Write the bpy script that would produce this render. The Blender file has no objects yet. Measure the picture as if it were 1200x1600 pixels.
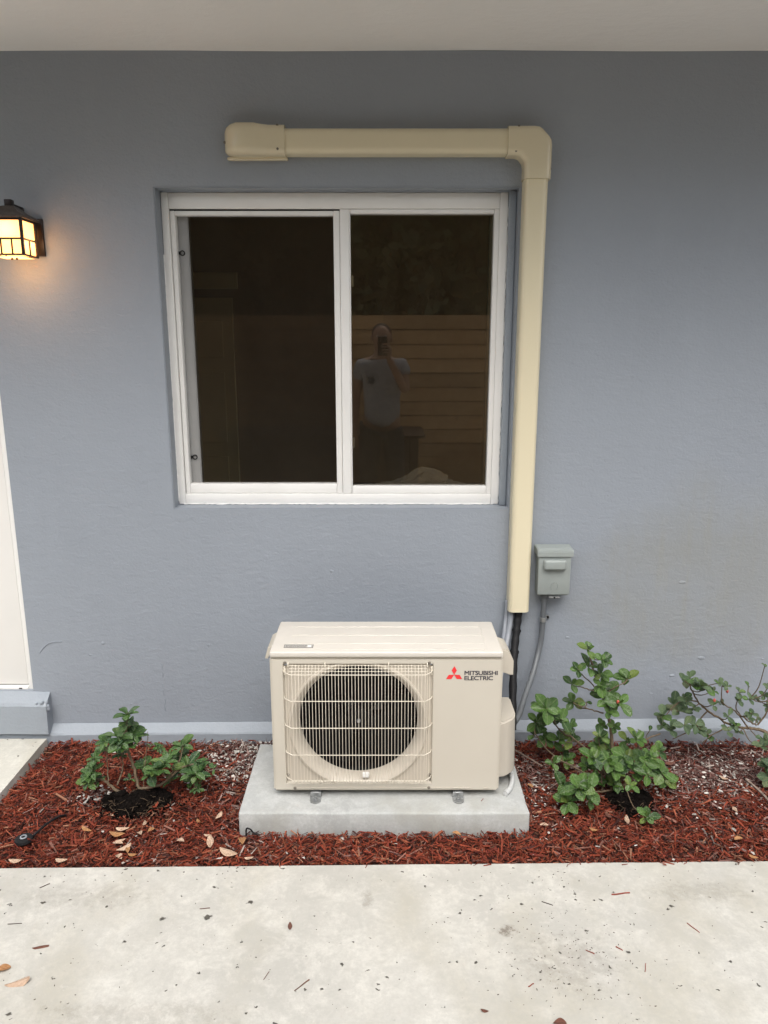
import bpy, bmesh, math, random
import numpy as np
from mathutils import Vector, Matrix, noise as mnoise

R = math.radians
scene = bpy.context.scene

# ------------------------------------------------------------------ camera, light, exposure
cam_d = bpy.data.cameras.new('camera')
cam = bpy.data.objects.new('camera', cam_d)
scene.collection.objects.link(cam)
cam.location = (0.0, -2.9, 1.66)
cam.rotation_euler = (R(90 - 12.8), 0, 0)
cam_d.sensor_fit = 'VERTICAL'
cam_d.sensor_height = 36.0
cam_d.lens = 26.33
cam_d.clip_start = 0.02
cam_d.clip_end = 500
scene.camera = cam

SUN_EL, SUN_AZ = 58.0, -8.0        # azimuth measured from straight behind the camera, + to the right
world = bpy.data.worlds.new('World')
scene.world = world
world.use_nodes = True
wn, wl = world.node_tree.nodes, world.node_tree.links
bg = wn['Background']
sky = wn.new('ShaderNodeTexSky')
sky.sky_type = 'NISHITA'
sky.sun_disc = False
sky.sun_elevation = R(SUN_EL)
sky.sun_rotation = R(180 + SUN_AZ)
sky.dust_density = 4.0
sky.ozone_density = 1.0
hs = wn.new('ShaderNodeHueSaturation')
hs.inputs['Saturation'].default_value = 0.38      # thin overcast
wl.new(sky.outputs[0], hs.inputs['Color'])
wl.new(hs.outputs[0], bg.inputs['Color'])
bg.inputs['Strength'].default_value = 0.13

sun_d = bpy.data.lights.new('sun', 'SUN')
sun_d.energy = 0.9
sun_d.angle = R(50)
sun_d.color = (1.0, 0.96, 0.9)
sun = bpy.data.objects.new('sun', sun_d)
scene.collection.objects.link(sun)
el, az = R(SUN_EL), R(SUN_AZ)
tosun = Vector((math.sin(az) * math.cos(el), -math.cos(az) * math.cos(el), math.sin(el)))
sun.rotation_euler = tosun.to_track_quat('Z', 'Y').to_euler()

scene.view_settings.view_transform = 'Standard'
scene.view_settings.look = 'None'
scene.view_settings.gamma = 1.0
scene.view_settings.use_curve_mapping = False
scene.view_settings.exposure = 1.14
scene.cycles.max_bounces = 10
scene.cycles.transparent_max_bounces = 24
scene.cycles.caustics_reflective = False

# ------------------------------------------------------------------ helpers
col = scene.collection


def link(o, parent=None):
    col.objects.link(o)
    if parent is not None:
        o.parent = parent
    return o


def tag(o, label=None, cat=None, group=None, kind=None):
    if label: o['label'] = label
    if cat: o['category'] = cat
    if group: o['group'] = group
    if kind: o['kind'] = kind
    return o


def empty(name, loc, label=None, cat=None, group=None, rot=(0, 0, 0)):
    o = bpy.data.objects.new(name, None)
    o.empty_display_size = 0.05
    o.location = loc
    o.rotation_euler = rot
    col.objects.link(o)
    return tag(o, label, cat, group)


def finish(bm, name, mat, parent=None, smooth=None, world_coords=True):
    """bm -> one mesh object. Coordinates are world coordinates; the parent's place is taken off."""
    me = bpy.data.meshes.new(name)
    bmesh.ops.recalc_face_normals(bm, faces=bm.faces)
    bm.to_mesh(me)
    bm.free()
    if mat is not None:
        for m in (mat if isinstance(mat, (list, tuple)) else [mat]):
            me.materials.append(m)
    o = bpy.data.objects.new(name, me)
    col.objects.link(o)
    if parent is not None:
        o.parent = parent
        if world_coords:
            off = root_loc(parent)
            if off.length > 0:
                me.transform(Matrix.Translation(-off))
    if smooth is not None:
        smooth_by_angle(me, smooth)
    return o


def root_loc(p):
    v = Vector((0, 0, 0))
    while p is not None:
        v += p.location
        p = p.parent
    return v


def smooth_by_angle(me, deg):
    bm = bmesh.new()
    bm.from_mesh(me)
    lim = R(deg)
    for f in bm.faces: f.smooth = True
    for e in bm.edges:
        if len(e.link_faces) == 2:
            e.smooth = e.calc_face_angle(0) < lim
        else:
            e.smooth = False
    bm.to_mesh(me)
    bm.free()


def box(bm, x0, x1, y0, y1, z0, z1, bev=0.0, seg=2):
    r = bmesh.ops.create_cube(bm, size=1.0)
    vs = r['verts']
    for v in vs:
        v.co = Vector((x0 + (v.co.x + .5) * (x1 - x0), y0 + (v.co.y + .5) * (y1 - y0), z0 + (v.co.z + .5) * (z1 - z0)))
    if bev > 0:
        es = set()
        for v in vs:
            for e in v.link_edges: es.add(e)
        r = bmesh.ops.bevel(bm, geom=list(es), offset=bev, segments=seg, profile=0.5, affect='EDGES', clamp_overlap=True)
        return r['verts']
    return vs


def tube(bm, pts, rad, n=8, cap=True):
    pts = [Vector(p) for p in pts]
    rads = rad if isinstance(rad, (list, tuple)) else [rad] * len(pts)
    rings = []
    up = None
    for i, p in enumerate(pts):
        t = (pts[min(i + 1, len(pts) - 1)] - pts[max(i - 1, 0)])
        t = t.normalized() if t.length > 1e-9 else Vector((0, 0, 1))
        if up is None:
            up = Vector((0, 0, 1)) if abs(t.z) < .9 else Vector((1, 0, 0))
        a = up - t * up.dot(t)
        if a.length < 1e-6: a = t.orthogonal()
        a.normalize()
        up = a
        b = t.cross(a)
        rings.append([bm.verts.new(p + (a * math.cos(k * 2 * math.pi / n) + b * math.sin(k * 2 * math.pi / n)) * rads[i]) for k in range(n)])
    for i in range(len(rings) - 1):
        for k in range(n):
            bm.faces.new((rings[i][k], rings[i][(k + 1) % n], rings[i + 1][(k + 1) % n], rings[i + 1][k]))
    if cap:
        bm.faces.new(rings[0][::-1])
        bm.faces.new(rings[-1])


def spline(pts, k=6):
    """Catmull-Rom through pts"""
    P = [Vector(p) for p in pts]
    P = [P[0] * 2 - P[1]] + P + [P[-1] * 2 - P[-2]]
    out = []
    for i in range(1, len(P) - 2):
        for j in range(k):
            t = j / k
            a, b, c, d = P[i - 1], P[i], P[i + 1], P[i + 2]
            out.append(0.5 * ((2 * b) + (c - a) * t + (2 * a - 5 * b + 4 * c - d) * t * t + (3 * b - a - 3 * c + d) * t ** 3))
    out.append(P[-2].copy())
    return out


def lathe(bm, prof, origin, axis='Y', n=32, close=True):
    """prof: list of (radius, distance along the axis)"""
    rings = []
    o = Vector(origin)
    for r, h in prof:
        ring = []
        for k in range(n):
            a = 2 * math.pi * k / n
            if axis == 'Y': v = Vector((r * math.cos(a), h, r * math.sin(a)))
            elif axis == 'Z': v = Vector((r * math.cos(a), r * math.sin(a), h))
            else: v = Vector((h, r * math.cos(a), r * math.sin(a)))
            ring.append(bm.verts.new(o + v))
        rings.append(ring)
    for i in range(len(rings) - 1):
        for k in range(n):
            bm.faces.new((rings[i][k], rings[i][(k + 1) % n], rings[i + 1][(k + 1) % n], rings[i + 1][k]))
    if close:
        if prof[0][0] > 1e-6: bm.faces.new(rings[0][::-1])
        if prof[-1][0] > 1e-6: bm.faces.new(rings[-1])


def sweep(bm, secs, rnd=0.35, n=6, cap=True):
    """Duct profile on the wall. secs: (x, z, tangent angle in the xz plane, width, depth[, y base])"""
    rings = []
    for s in secs:
        x, z, ang, w, d = s[:5]
        yb = s[5] if len(s) > 5 else 0.0
        t = Vector((math.cos(ang), 0, math.sin(ang)))
        side = Vector((-t.z, 0, t.x))
        rr = min(w, d) * rnd
        prof = [(-w / 2, 0.0)]
        for k in range(n + 1):
            a = math.pi - (math.pi / 2) * k / n
            prof.append((-w / 2 + rr + rr * math.cos(a), d - rr + rr * math.sin(a)))
        for k in range(n + 1):
            a = math.pi / 2 - (math.pi / 2) * k / n
            prof.append((w / 2 - rr + rr * math.cos(a), d - rr + rr * math.sin(a)))
        prof.append((w / 2, 0.0))
        rings.append([bm.verts.new(Vector((x, yb - v, z)) + side * u) for u, v in prof])
    m = len(rings[0])
    for i in range(len(rings) - 1):
        for k in range(m):
            bm.faces.new((rings[i][k], rings[i][(k + 1) % m], rings[i + 1][(k + 1) % m], rings[i + 1][k]))
    if cap:
        bm.faces.new(rings[0][::-1])
        bm.faces.new(rings[-1])


# ------------------------------------------------------------------ materials
class NT:
    def __init__(self, name):
        self.m = bpy.data.materials.new(name)
        self.m.use_nodes = True
        self.n = self.m.node_tree.nodes
        self.l = self.m.node_tree.links
        self.b = self.n['Principled BSDF']
        self.out = self.n['Material Output']
        self._pos = None

    def new(self, t, **kw):
        nd = self.n.new(t)
        for k, v in kw.items(): setattr(nd, k, v)
        return nd

    def pos(self):
        if self._pos is None:
            self._pos = self.new('ShaderNodeTexCoord').outputs['Object']
        return self._pos

    def noise(self, scale, detail=4, rough=.55, vec=None, scl=None, dist=0.0):
        nd = self.new('ShaderNodeTexNoise')
        nd.inputs['Scale'].default_value = scale
        nd.inputs['Detail'].default_value = detail
        nd.inputs['Roughness'].default_value = rough
        nd.inputs['Distortion'].default_value = dist
        v = vec or self.pos()
        if scl:
            mp = self.new('ShaderNodeMapping')
            mp.inputs['Scale'].default_value = scl
            self.l.new(v, mp.inputs[0])
            v = mp.outputs[0]
        self.l.new(v, nd.inputs['Vector'])
        return nd.outputs['Fac']

    def voronoi(self, scale, vec=None, feature='F1'):
        nd = self.new('ShaderNodeTexVoronoi', feature=feature)
        nd.inputs['Scale'].default_value = scale
        self.l.new(vec or self.pos(), nd.inputs['Vector'])
        return nd

    def ramp(self, fac, stops, interp='LINEAR'):
        nd = self.new('ShaderNodeValToRGB')
        nd.color_ramp.interpolation = interp
        e = nd.color_ramp.elements
        while len(e) < len(stops): e.new(0.5)
        for i, (p, c) in enumerate(stops):
            e[i].position = p
            if isinstance(c, (int, float)): c = (c, c, c)
            e[i].color = (*c, 1)
        self.l.new(fac, nd.inputs[0])
        return nd.outputs[0]

    def mix(self, fac, a, b, mode='MIX'):
        nd = self.new('ShaderNodeMix', data_type='RGBA', blend_type=mode)
        for i, v in ((0, fac), (6, a), (7, b)):
            if hasattr(v, 'links'): self.l.new(v, nd.inputs[i])
            elif isinstance(v, (int, float)): nd.inputs[i].default_value = v
            else: nd.inputs[i].default_value = (*v, 1)
        return nd.outputs[2]

    def math(self, op, a, b=None, c=None):
        nd = self.new('ShaderNodeMath', operation=op)
        for i, v in enumerate((a, b, c)):
            if v is None: continue
            if hasattr(v, 'links'): self.l.new(v, nd.inputs[i])
            else: nd.inputs[i].default_value = v
        return nd.outputs[0]

    def bump(self, h, strength=.3, dist=.002, prev=None):
        nd = self.new('ShaderNodeBump')
        nd.inputs['Strength'].default_value = strength
        nd.inputs['Distance'].default_value = dist
        self.l.new(h, nd.inputs['Height'])
        if prev is not None: self.l.new(prev, nd.inputs['Normal'])
        return nd.outputs[0]

    def set(self, **kw):
        for k, v in kw.items():
            k = {'color': 'Base Color', 'rough': 'Roughness', 'metal': 'Metallic', 'normal': 'Normal',
                 'spec': 'Specular IOR Level', 'coat': 'Coat Weight', 'coat_rough': 'Coat Roughness',
                 'emit': 'Emission Color', 'emit_s': 'Emission Strength', 'alpha': 'Alpha',
                 'sss': 'Subsurface Weight', 'trans': 'Transmission Weight'}[k]
            i = self.b.inputs[k]
            if hasattr(v, 'links'): self.l.new(v, i)
            elif isinstance(v, (int, float)): i.default_value = v
            else: i.default_value = (*v, 1)
        return self.m


def plain(name, c, rough=.5, metal=0.0, var=.06, scale=12, bump=0.0, bscale=300, bdist=.0005, spec=.5, coat=0):
    t = NT(name)
    n = t.noise(scale, 5)
    lo = tuple(x * (1 - var) for x in c)
    hi = tuple(min(1, x * (1 + var)) for x in c)
    kw = dict(color=t.ramp(n, [(.3, lo), (.7, hi)]), metal=metal, spec=spec, coat=coat)
    kw['rough'] = t.ramp(t.noise(scale * 3, 3), [(.3, max(0, rough - .06)), (.7, min(1, rough + .06))])
    if bump > 0: kw['normal'] = t.bump(t.noise(bscale, 4), bump, bdist)
    return t.set(**kw)


# wall stucco: smooth skim coat, blue grey masonry paint
def wall_material(name, base, stain=True):
    t = NT(name)
    big = t.noise(.9, 4, .5)
    c = t.ramp(big, [(.3, tuple(x * .93 for x in base)), (.72, tuple(x * 1.05 for x in base))])
    streak = t.noise(3.0, 5, .6, scl=(4, 4, .5))
    c = t.mix(t.ramp(streak, [(.5, 0), (.85, .22)]), c, tuple(x * 1.12 for x in base))
    if stain:
        # olive damp patch on the right, low on the wall
        sp = t.new('ShaderNodeSeparateXYZ'); t.l.new(t.pos(), sp.inputs[0])
        dx = t.math('DIVIDE', t.math('SUBTRACT', sp.outputs[0], 1.35), .62)
        dz = t.math('DIVIDE', t.math('SUBTRACT', sp.outputs[2], .72), .48)
        d2 = t.math('ADD', t.math('MULTIPLY', dx, dx), t.math('MULTIPLY', dz, dz))
        w = t.noise(2.6, 6, .6)
        m = t.math('ADD', d2, t.math('MULTIPLY', t.math('SUBTRACT', w, .5), 2.2))
        c = t.mix(t.ramp(m, [(.0, .42), (1.0, 0)]), c, (.235, .235, .20))
        drip = t.noise(7, 4, .6, scl=(3, 3, .35))
        m2 = t.math('MULTIPLY', t.ramp(m, [(.2, 1), (1.2, 0)]), t.ramp(drip, [(.5, 0), (.8, .35)]))
        c = t.mix(m2, c, (.27, .26, .2))
    # fine blotches of thin paint
    c = t.mix(t.ramp(t.noise(40, 4, .7), [(.62, 0), (.8, .12)]), c, tuple(min(1, x * 1.3) for x in base))
    trowel = t.noise(20, 6, .62, scl=(1, 1, 1.7), dist=.25)
    b = t.bump(trowel, .6, .0042)
    b = t.bump(t.noise(95, 4, .65), .55, .0026, b)
    vo = t.voronoi(26)
    b = t.bump(t.ramp(vo.outputs['Distance'], [(0, 1), (.13, 0)]), .30, .0015, b)
    return t.set(color=c, rough=t.ramp(t.noise(25, 3), [(.3, .50), (.7, .64)]), normal=b, spec=.4)


M = {}
WALL = (.276, .306, .346)
M['wall'] = wall_material('blue_grey_stucco', WALL)
M['ledge'] = wall_material('blue_grey_ledge_paint', (.285, .318, .355), stain=False)


def soffit_material():
    t = NT('soffit_stucco')
    c = t.ramp(t.noise(1.2, 5), [(.3, (.80, .785, .76)), (.7, (.86, .845, .82))])
    b = t.bump(t.noise(20, 5, .6, scl=(1, 1.8, 1)), .4, .006)
    b = t.bump(t.noise(150, 3), .35, .0015, b)
    return t.set(color=c, rough=.8, normal=b, spec=.3)


M['soffit'] = soffit_material()


def concrete(name, base, pits=True, scale=1.0, dark=(.085, .078, .065), smudges=()):
    t = NT(name)
    c = t.ramp(t.noise(1.7 * scale, 6, .62, dist=.4), [(.28, tuple(x * .84 for x in base)), (.5, base), (.74, tuple(min(1, x * 1.08) for x in base))])
    c = t.mix(t.ramp(t.noise(9 * scale, 8, .78, dist=.3), [(.46, 0), (.60, .7)]), c, tuple(min(1, x * 1.24) for x in base))
    c = t.mix(t.ramp(t.noise(2.4 * scale, 5, .6, vec=None, scl=(1.3, .8, 1)), [(.47, 0), (.66, .6)]), c, tuple(a * b for a, b in zip(base, (.80, .77, .69))))
    c = t.mix(t.ramp(t.noise(60 * scale, 5, .75), [(.35, .45), (.6, 0)]), c, tuple(x * .80 for x in base))
    c = t.mix(t.ramp(t.noise(34 * scale, 6, .8), [(.60, 0), (.72, .5)]), c, tuple(min(1, x * 1.2) for x in base))
    h = t.noise(26 * scale, 6, .7)
    b = t.bump(h, .35, .004)
    b = t.bump(t.noise(220, 4, .7), .4, .0012, b)
    if pits:
        wob = t.new('ShaderNodeTexNoise'); wob.inputs['Scale'].default_value = 95
        wob.inputs['Detail'].default_value = 3
        t.l.new(t.pos(), wob.inputs['Vector'])
        vec = t.new('ShaderNodeVectorMath', operation='MULTIPLY_ADD')
        t.l.new(wob.outputs['Color'], vec.inputs[0]); vec.inputs[1].default_value = (.024, .020, .0); t.l.new(t.pos(), vec.inputs[2])
        clump = t.noise(2.3, 3, .5)
        for sc, thr, rad in ((8, .70, .10), (20, .72, .12), (42, .76, .18)):
            flat = t.new('ShaderNodeMapping'); flat.inputs['Scale'].default_value = (1, 1.35, 0)
            t.l.new(vec.outputs[0], flat.inputs[0])
            vo = t.voronoi(sc, vec=flat.outputs[0])
            sp = t.new('ShaderNodeSeparateColor'); t.l.new(vo.outputs['Color'], sp.inputs[0])
            keep = t.math('GREATER_THAN', t.math('ADD', sp.outputs[0], t.math('MULTIPLY', t.math('SUBTRACT', clump, .5), .9)), thr)
            r = t.math('MULTIPLY', t.math('ADD', sp.outputs[1], .25), rad)
            inside = t.math('MULTIPLY', t.math('SUBTRACT', 1.0, t.new_smooth(vo.outputs['Distance'], r)), keep)
            c = t.mix(t.math('MULTIPLY', inside, .97), c, dark)
            b = t.bump(t.math('SUBTRACT', 1.0, inside), .9, .005, b)
    for sx_, sy_, rx_, ry_, k_ in smudges:
        sp = t.new('ShaderNodeSeparateXYZ'); t.l.new(t.pos(), sp.inputs[0])
        dx = t.math('DIVIDE', t.math('SUBTRACT', sp.outputs[0], sx_), rx_)
        dy = t.math('DIVIDE', t.math('SUBTRACT', sp.outputs[1], sy_), ry_)
        d2 = t.math('ADD', t.math('MULTIPLY', dx, dx), t.math('MULTIPLY', dy, dy))
        d2 = t.math('ADD', d2, t.math('MULTIPLY', t.math('SUBTRACT', t.noise(34, 6, .8), .5), 5.0))
        c = t.mix(t.ramp(d2, [(0, k_), (.5, k_ * .3), (1.0, 0)]), c, (.13, .10, .07))
    return t.set(color=c, rough=t.ramp(t.noise(12, 4), [(.3, .78), (.7, .92)]), normal=b, spec=.3)


def _smooth(self, d, r):
    nd = self.new('ShaderNodeMapRange', interpolation_type='SMOOTHSTEP')
    self.l.new(d, nd.inputs[0])
    self.l.new(self.math('MULTIPLY', r, .65), nd.inputs[1])
    self.l.new(r, nd.inputs[2])
    return nd.outputs[0]


NT.new_smooth = _smooth
M['slab'] = concrete('walkway_concrete', (.50, .488, .445), smudges=((.352, -1.085, .034, .022, .7), (.50, -1.19, .16, .12, .22), (-.05, -.96, .02, .05, .3), (-.90, -.95, .25, .06, .2), (.95, -.93, .2, .05, .2), (-.62, -1.36, .3, .05, .2)))
M['stoop'] = concrete('stoop_concrete', (.50, .49, .44), scale=1.6)
M['pad'] = concrete('pad_concrete', (.40, .41, .40), pits=False, scale=2.2)

M['vinyl'] = plain('white_window_vinyl', (.82, .815, .79), .36, var=.03, scale=6)
M['vinyl_grey'] = plain('grey_inner_stile', (.30, .30, .295), .45, var=.05, scale=8)
M['door_paint'] = plain('white_door_paint', (.76, .75, .72), .35, var=.02, scale=4)
M['black_rubber'] = plain('black_rubber', (.009, .009, .010), .6, spec=.25, var=.2, scale=40, bump=.4, bscale=200)
M['black_iron'] = plain('black_iron', (.016, .009, .008), .42, metal=.3, var=.2, scale=40)
M['iron_roof'] = plain('weathered_lantern_roof', (.085, .07, .062), .45, metal=.4, var=.3, scale=60, bump=.4, bscale=140)
M['duct'] = NT('ivory_duct_plastic').set(color=(.69, .625, .45), rough=.30)
M['duct2'] = NT('ivory_fitting_plastic').set(color=(.67, .605, .44), rough=.18)
M['ac'] = plain('beige_ac_steel', (.52, .485, .415), .36, var=.015, scale=5, bump=.08, bscale=500)
M['ac_top'] = plain('beige_ac_lid', (.57, .54, .485), .42, var=.03, scale=9, bump=.08, bscale=500)
M['ac_plastic'] = plain('beige_ac_plastic', (.51, .47, .40), .45, var=.02)
M['wire'] = plain('ivory_coated_wire', (.68, .63, .53), .35, var=.02)
M['bell'] = plain('beige_bell_mouth', (.52, .47, .395), .4, var=.04)
M['fan'] = plain('dark_fan_plastic', (.006, .006, .006), .5, spec=.2, var=.2, scale=20)
M['cavity'] = plain('dark_cavity', (.004, .004, .004), .8, var=.3)
M['fins'] = plain('coil_fin_metal', (.007, .007, .007), .6, metal=.3, var=.3, scale=30)
M['zinc'] = plain('galvanized_steel', (.36, .37, .37), .42, metal=.75, var=.12, scale=60)
M['screw'] = plain('dull_screw', (.22, .20, .17), .45, metal=.7, var=.2)
M['grey_box'] = plain('grey_box_paint', (.275, .305, .295), .38, var=.05, scale=14)
M['conduit'] = plain('grey_conduit_pvc', (.115, .125, .135), .42, var=.06, scale=20)
M['grey_cable'] = plain('light_grey_cable', (.27, .29, .32), .45, var=.05, scale=20)
M['hose'] = plain('pale_drain_hose', (.50, .51, .50), .4, var=.05)
M['red_print'] = plain('red_print', (.72, .03, .035), .4, var=.02)
M['black_print'] = plain('black_print', (.03, .028, .045), .45, var=.05)
M['sticker'] = plain('silver_sticker', (.42, .41, .38), .4, var=.05)
M['sticker_dark'] = plain('sticker_border', (.13, .12, .11), .5, var=.05)
M['room'] = plain('room_paint', (.55, .46, .34), .8, var=.05)
M['room_floor'] = plain('room_floor', (.16, .12, .09), .5, var=.15)
M['room_door'] = plain('room_door_paint', (.85, .78, .50), .5, var=.03)
M['soil'] = plain('black_potting_soil', (.0065, .0048, .004), .95, spec=.08, var=.6, scale=90, bump=1, bscale=160, bdist=.01)
M['stem'] = plain('green_brown_bark', (.12, .085, .05), .7, var=.35, scale=90, bump=.5, bscale=400, bdist=.001)
M['wood'] = plain('dark_wood', (.035, .016, .011), .6, var=.3, scale=12)
M['trunk'] = plain('tree_bark', (.10, .08, .06), .85, var=.4, scale=20, bump=1, bscale=40, bdist=.02)
M['earth'] = plain('bare_earth', (.12, .09, .065), .95, var=.35, scale=3, bump=.6, bscale=30, bdist=.02)
M['under_mulch'] = plain('mulch_bed_base', (.055, .016, .010), .95, var=.5, scale=60, bump=1, bscale=120, bdist=.01)
M['skin'] = plain('skin', (.30, .165, .11), .55, var=.06, scale=20)
M['tee'] = plain('grey_tee_cotton', (.30, .30, .315), .85, var=.06, scale=14, bump=.5, bscale=30, bdist=.01)
M['jeans'] = plain('dark_denim', (.012, .014, .022), .85, var=.25, scale=50)
M['hair'] = plain('short_dark_hair', (.018, .012, .01), .8, var=.3, scale=200)
M['phone'] = plain('black_phone', (.012, .012, .014), .25, var=.05)
M['steel_fence_post'] = plain('fence_post_wood', (.25, .16, .09), .7, var=.2)


def glass_mat(name, tint, refl=1.0):
    t = NT(name)
    t.n.remove(t.b)
    fr = t.new('ShaderNodeFresnel'); fr.inputs['IOR'].default_value = 1.52
    gl = t.new('ShaderNodeBsdfGlossy'); gl.inputs['Roughness'].default_value = 0.0
    gl.inputs['Color'].default_value = (1.0, .95, .86, 1)
    tr = t.new('ShaderNodeBsdfTransparent'); tr.inputs['Color'].default_value = (*tint, 1)
    mx = t.new('ShaderNodeMixShader')
    f = t.math('MULTIPLY', fr.outputs[0], refl)
    t.l.new(f, mx.inputs[0]); t.l.new(tr.outputs[0], mx.inputs[1]); t.l.new(gl.outputs[0], mx.inputs[2])
    du = t.new('ShaderNodeBsdfDiffuse'); du.inputs['Color'].default_value = (.42, .36, .26, 1)  # dusty film, its pale haze also lifts the blacks of the panes
    m2 = t.new('ShaderNodeMixShader')
    film = t.math('ADD', t.ramp(t.noise(5, 6, .7, scl=(1.6, 1, .7), dist=.5), [(.35, .004), (.75, .030)]), t.ramp(t.noise(90, 3, .8), [(.70, 0), (.80, .03)]))
    t.l.new(film, m2.inputs[0]); t.l.new(mx.outputs[0], m2.inputs[1]); t.l.new(du.outputs[0], m2.inputs[2])
    t.l.new(m2.outputs[0], t.out.inputs['Surface'])
    return t.m


M['glass'] = glass_mat('window_glass', (.84, .76, .60), 3.1)
M['glass_left'] = glass_mat('window_glass_screened', (.90, .80, .62), 1.0)


def screen_mat():
    t = NT('insect_screen_mesh')
    t.n.remove(t.b)
    d = t.new('ShaderNodeBsdfDiffuse'); d.inputs['Color'].default_value = (.02, .02, .02, 1)
    tr = t.new('ShaderNodeBsdfTransparent')
    mx = t.new('ShaderNodeMixShader'); mx.inputs[0].default_value = .22
    t.l.new(tr.outputs[0], mx.inputs[1]); t.l.new(d.outputs[0], mx.inputs[2])
    t.l.new(mx.outputs[0], t.out.inputs['Surface'])
    return t.m


M['screen'] = screen_mat()


def plastic_film():
    t = NT('clear_plastic_film')
    t.set(color=(.92, .93, .95), rough=.25, alpha=.6, spec=.8)
    return t.m


M['film'] = plastic_film()


def lamp_glass():
    t = NT('amber_art_glass')
    n = t.noise(30, 3, .5, scl=(1, 1, 5), dist=1.2)
    c = t.ramp(n, [(.3, (1.0, .58, .24)), (.7, (1.0, .68, .34))])
    sp = t.new('ShaderNodeSeparateXYZ'); t.l.new(t.pos(), sp.inputs[0])
    t.set(color=(.8, .6, .35), rough=.3, emit=c, emit_s=LAMP_GLOW)
    tl = t.new('ShaderNodeBsdfTranslucent'); tl.inputs['Color'].default_value = (.95, .72, .42, 1)
    ad = t.new('ShaderNodeAddShader')
    t.l.new(t.b.outputs[0], ad.inputs[0]); t.l.new(tl.outputs[0], ad.inputs[1])
    t.l.new(ad.outputs[0], t.out.inputs['Surface'])
    return t.m


LAMP_GLOW = .26
M['lamp_glass'] = lamp_glass()


def attr_mat(name, rough=.8, spec=.3, attr='col', trans=0.0, bumps=True):
    t = NT(name)
    a = t.new('ShaderNodeAttribute'); a.attribute_name = attr
    g = t.noise(240, 3, .6)
    c = t.mix(1.0, a.outputs['Color'], t.ramp(g, [(.3, .62), (.7, 1.15)]), 'MULTIPLY')
    kw = dict(color=c, rough=rough, spec=spec)
    if bumps: kw['normal'] = t.bump(t.noise(500, 3), .5, .001)
    return t.set(**kw)


M['mulch'] = attr_mat('shredded_mulch')


def leaf_mat(name, a, b, rough=.32, spec=.5, yellow=(.16, .19, .03)):
    t = NT(name)
    oi = t.new('ShaderNodeObjectInfo')
    c = t.ramp(oi.outputs['Random'], [(0, a), (.6, b), (.86, b), (1.0, yellow)])
    c = t.mix(1.0, c, t.ramp(t.noise(60, 4), [(.3, .72), (.7, 1.2)]), 'MULTIPLY')
    # pale midrib along the leaf (leaf runs along local y)
    sp = t.new('ShaderNodeSeparateXYZ'); t.l.new(t.pos(), sp.inputs[0])
    rib = t.math('LESS_THAN', t.math('ABSOLUTE', sp.outputs[0]), .020)
    c = t.mix(t.math('MULTIPLY', rib, .45), c, (.20, .26, .11))
    geo = t.new('ShaderNodeNewGeometry')
    c = t.mix(t.math('MULTIPLY', geo.outputs['Backfacing'], .55), c, (.15, .20, .11))
    v = t.bump(t.noise(6, 3, .5, scl=(1, 3, 1)), .4, .05)
    t.set(color=c, rough=rough, spec=spec, normal=v)
    tl = t.new('ShaderNodeBsdfTranslucent')
    t.l.new(c, tl.inputs['Color'])
    mx = t.new('ShaderNodeMixShader'); mx.inputs[0].default_value = .22
    t.l.new(t.b.outputs[0], mx.inputs[1]); t.l.new(tl.outputs[0], mx.inputs[2])
    t.l.new(mx.outputs[0], t.out.inputs['Surface'])
    return t.m


M['leaf'] = leaf_mat('glossy_green_leaf', (.030, .076, .016), (.092, .185, .036), yellow=(.17, .23, .045), rough=.24, spec=.8)
M['leaf_blue'] = leaf_mat('blue_green_leaf', (.030, .080, .024), (.075, .155, .038), yellow=(.13, .20, .05), rough=.27, spec=.7)
M['leaf_dusty'] = leaf_mat('dusty_green_leaf', (.065, .11, .055), (.11, .165, .080), rough=.40, yellow=(.14, .16, .08))
M['crown'] = leaf_mat('tree_foliage', (.08, .10, .03), (.12, .14, .04), rough=.5)


def dry_leaf(name, a, b):
    t = NT(name)
    c = t.ramp(t.noise(2.2, 5, .6), [(.3, a), (.7, b)])
    sp = t.new('ShaderNodeSeparateXYZ'); t.l.new(t.pos(), sp.inputs[0])
    rib = t.math('LESS_THAN', t.math('ABSOLUTE', sp.outputs[0]), .022)
    c = t.mix(t.math('MULTIPLY', rib, .4), c, tuple(x * .6 for x in a))
    return t.set(color=c, rough=.6, normal=t.bump(t.noise(9, 4), .5, .05))


M['dry_pale'] = dry_leaf('pale_tan_dry_leaf', (.46, .30, .20), (.62, .46, .34))
M['dry_orange'] = dry_leaf('orange_tan_dry_leaf', (.34, .16, .06), (.48, .25, .11))
M['dry_brown'] = dry_leaf('brown_dry_leaf', (.12, .045, .03), (.20, .08, .05))


def board_mat():
    t = NT('cedar_fence_board')
    oi = t.new('ShaderNodeObjectInfo')
    g = t.noise(5, 6, .65, scl=(.6, 6, 9), dist=.4)
    c = t.ramp(g, [(.25, (.40, .225, .10)), (.75, (.60, .38, .19))])
    c = t.mix(1.0, c, t.ramp(oi.outputs['Random'], [(0, .78), (1, 1.15)]), 'MULTIPLY')
    flat = t.new('ShaderNodeMapping'); flat.inputs['Scale'].default_value = (1, 0, 1)
    t.l.new(t.pos(), flat.inputs[0])
    vo = t.voronoi(3.2, vec=flat.outputs[0])
    c = t.mix(t.ramp(vo.outputs['Distance'], [(.03, .8), (.10, 0)]), c, (.10, .04, .015))
    return t.set(color=c, rough=.7, normal=t.bump(g, .4, .003))


M['board'] = board_mat()

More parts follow.
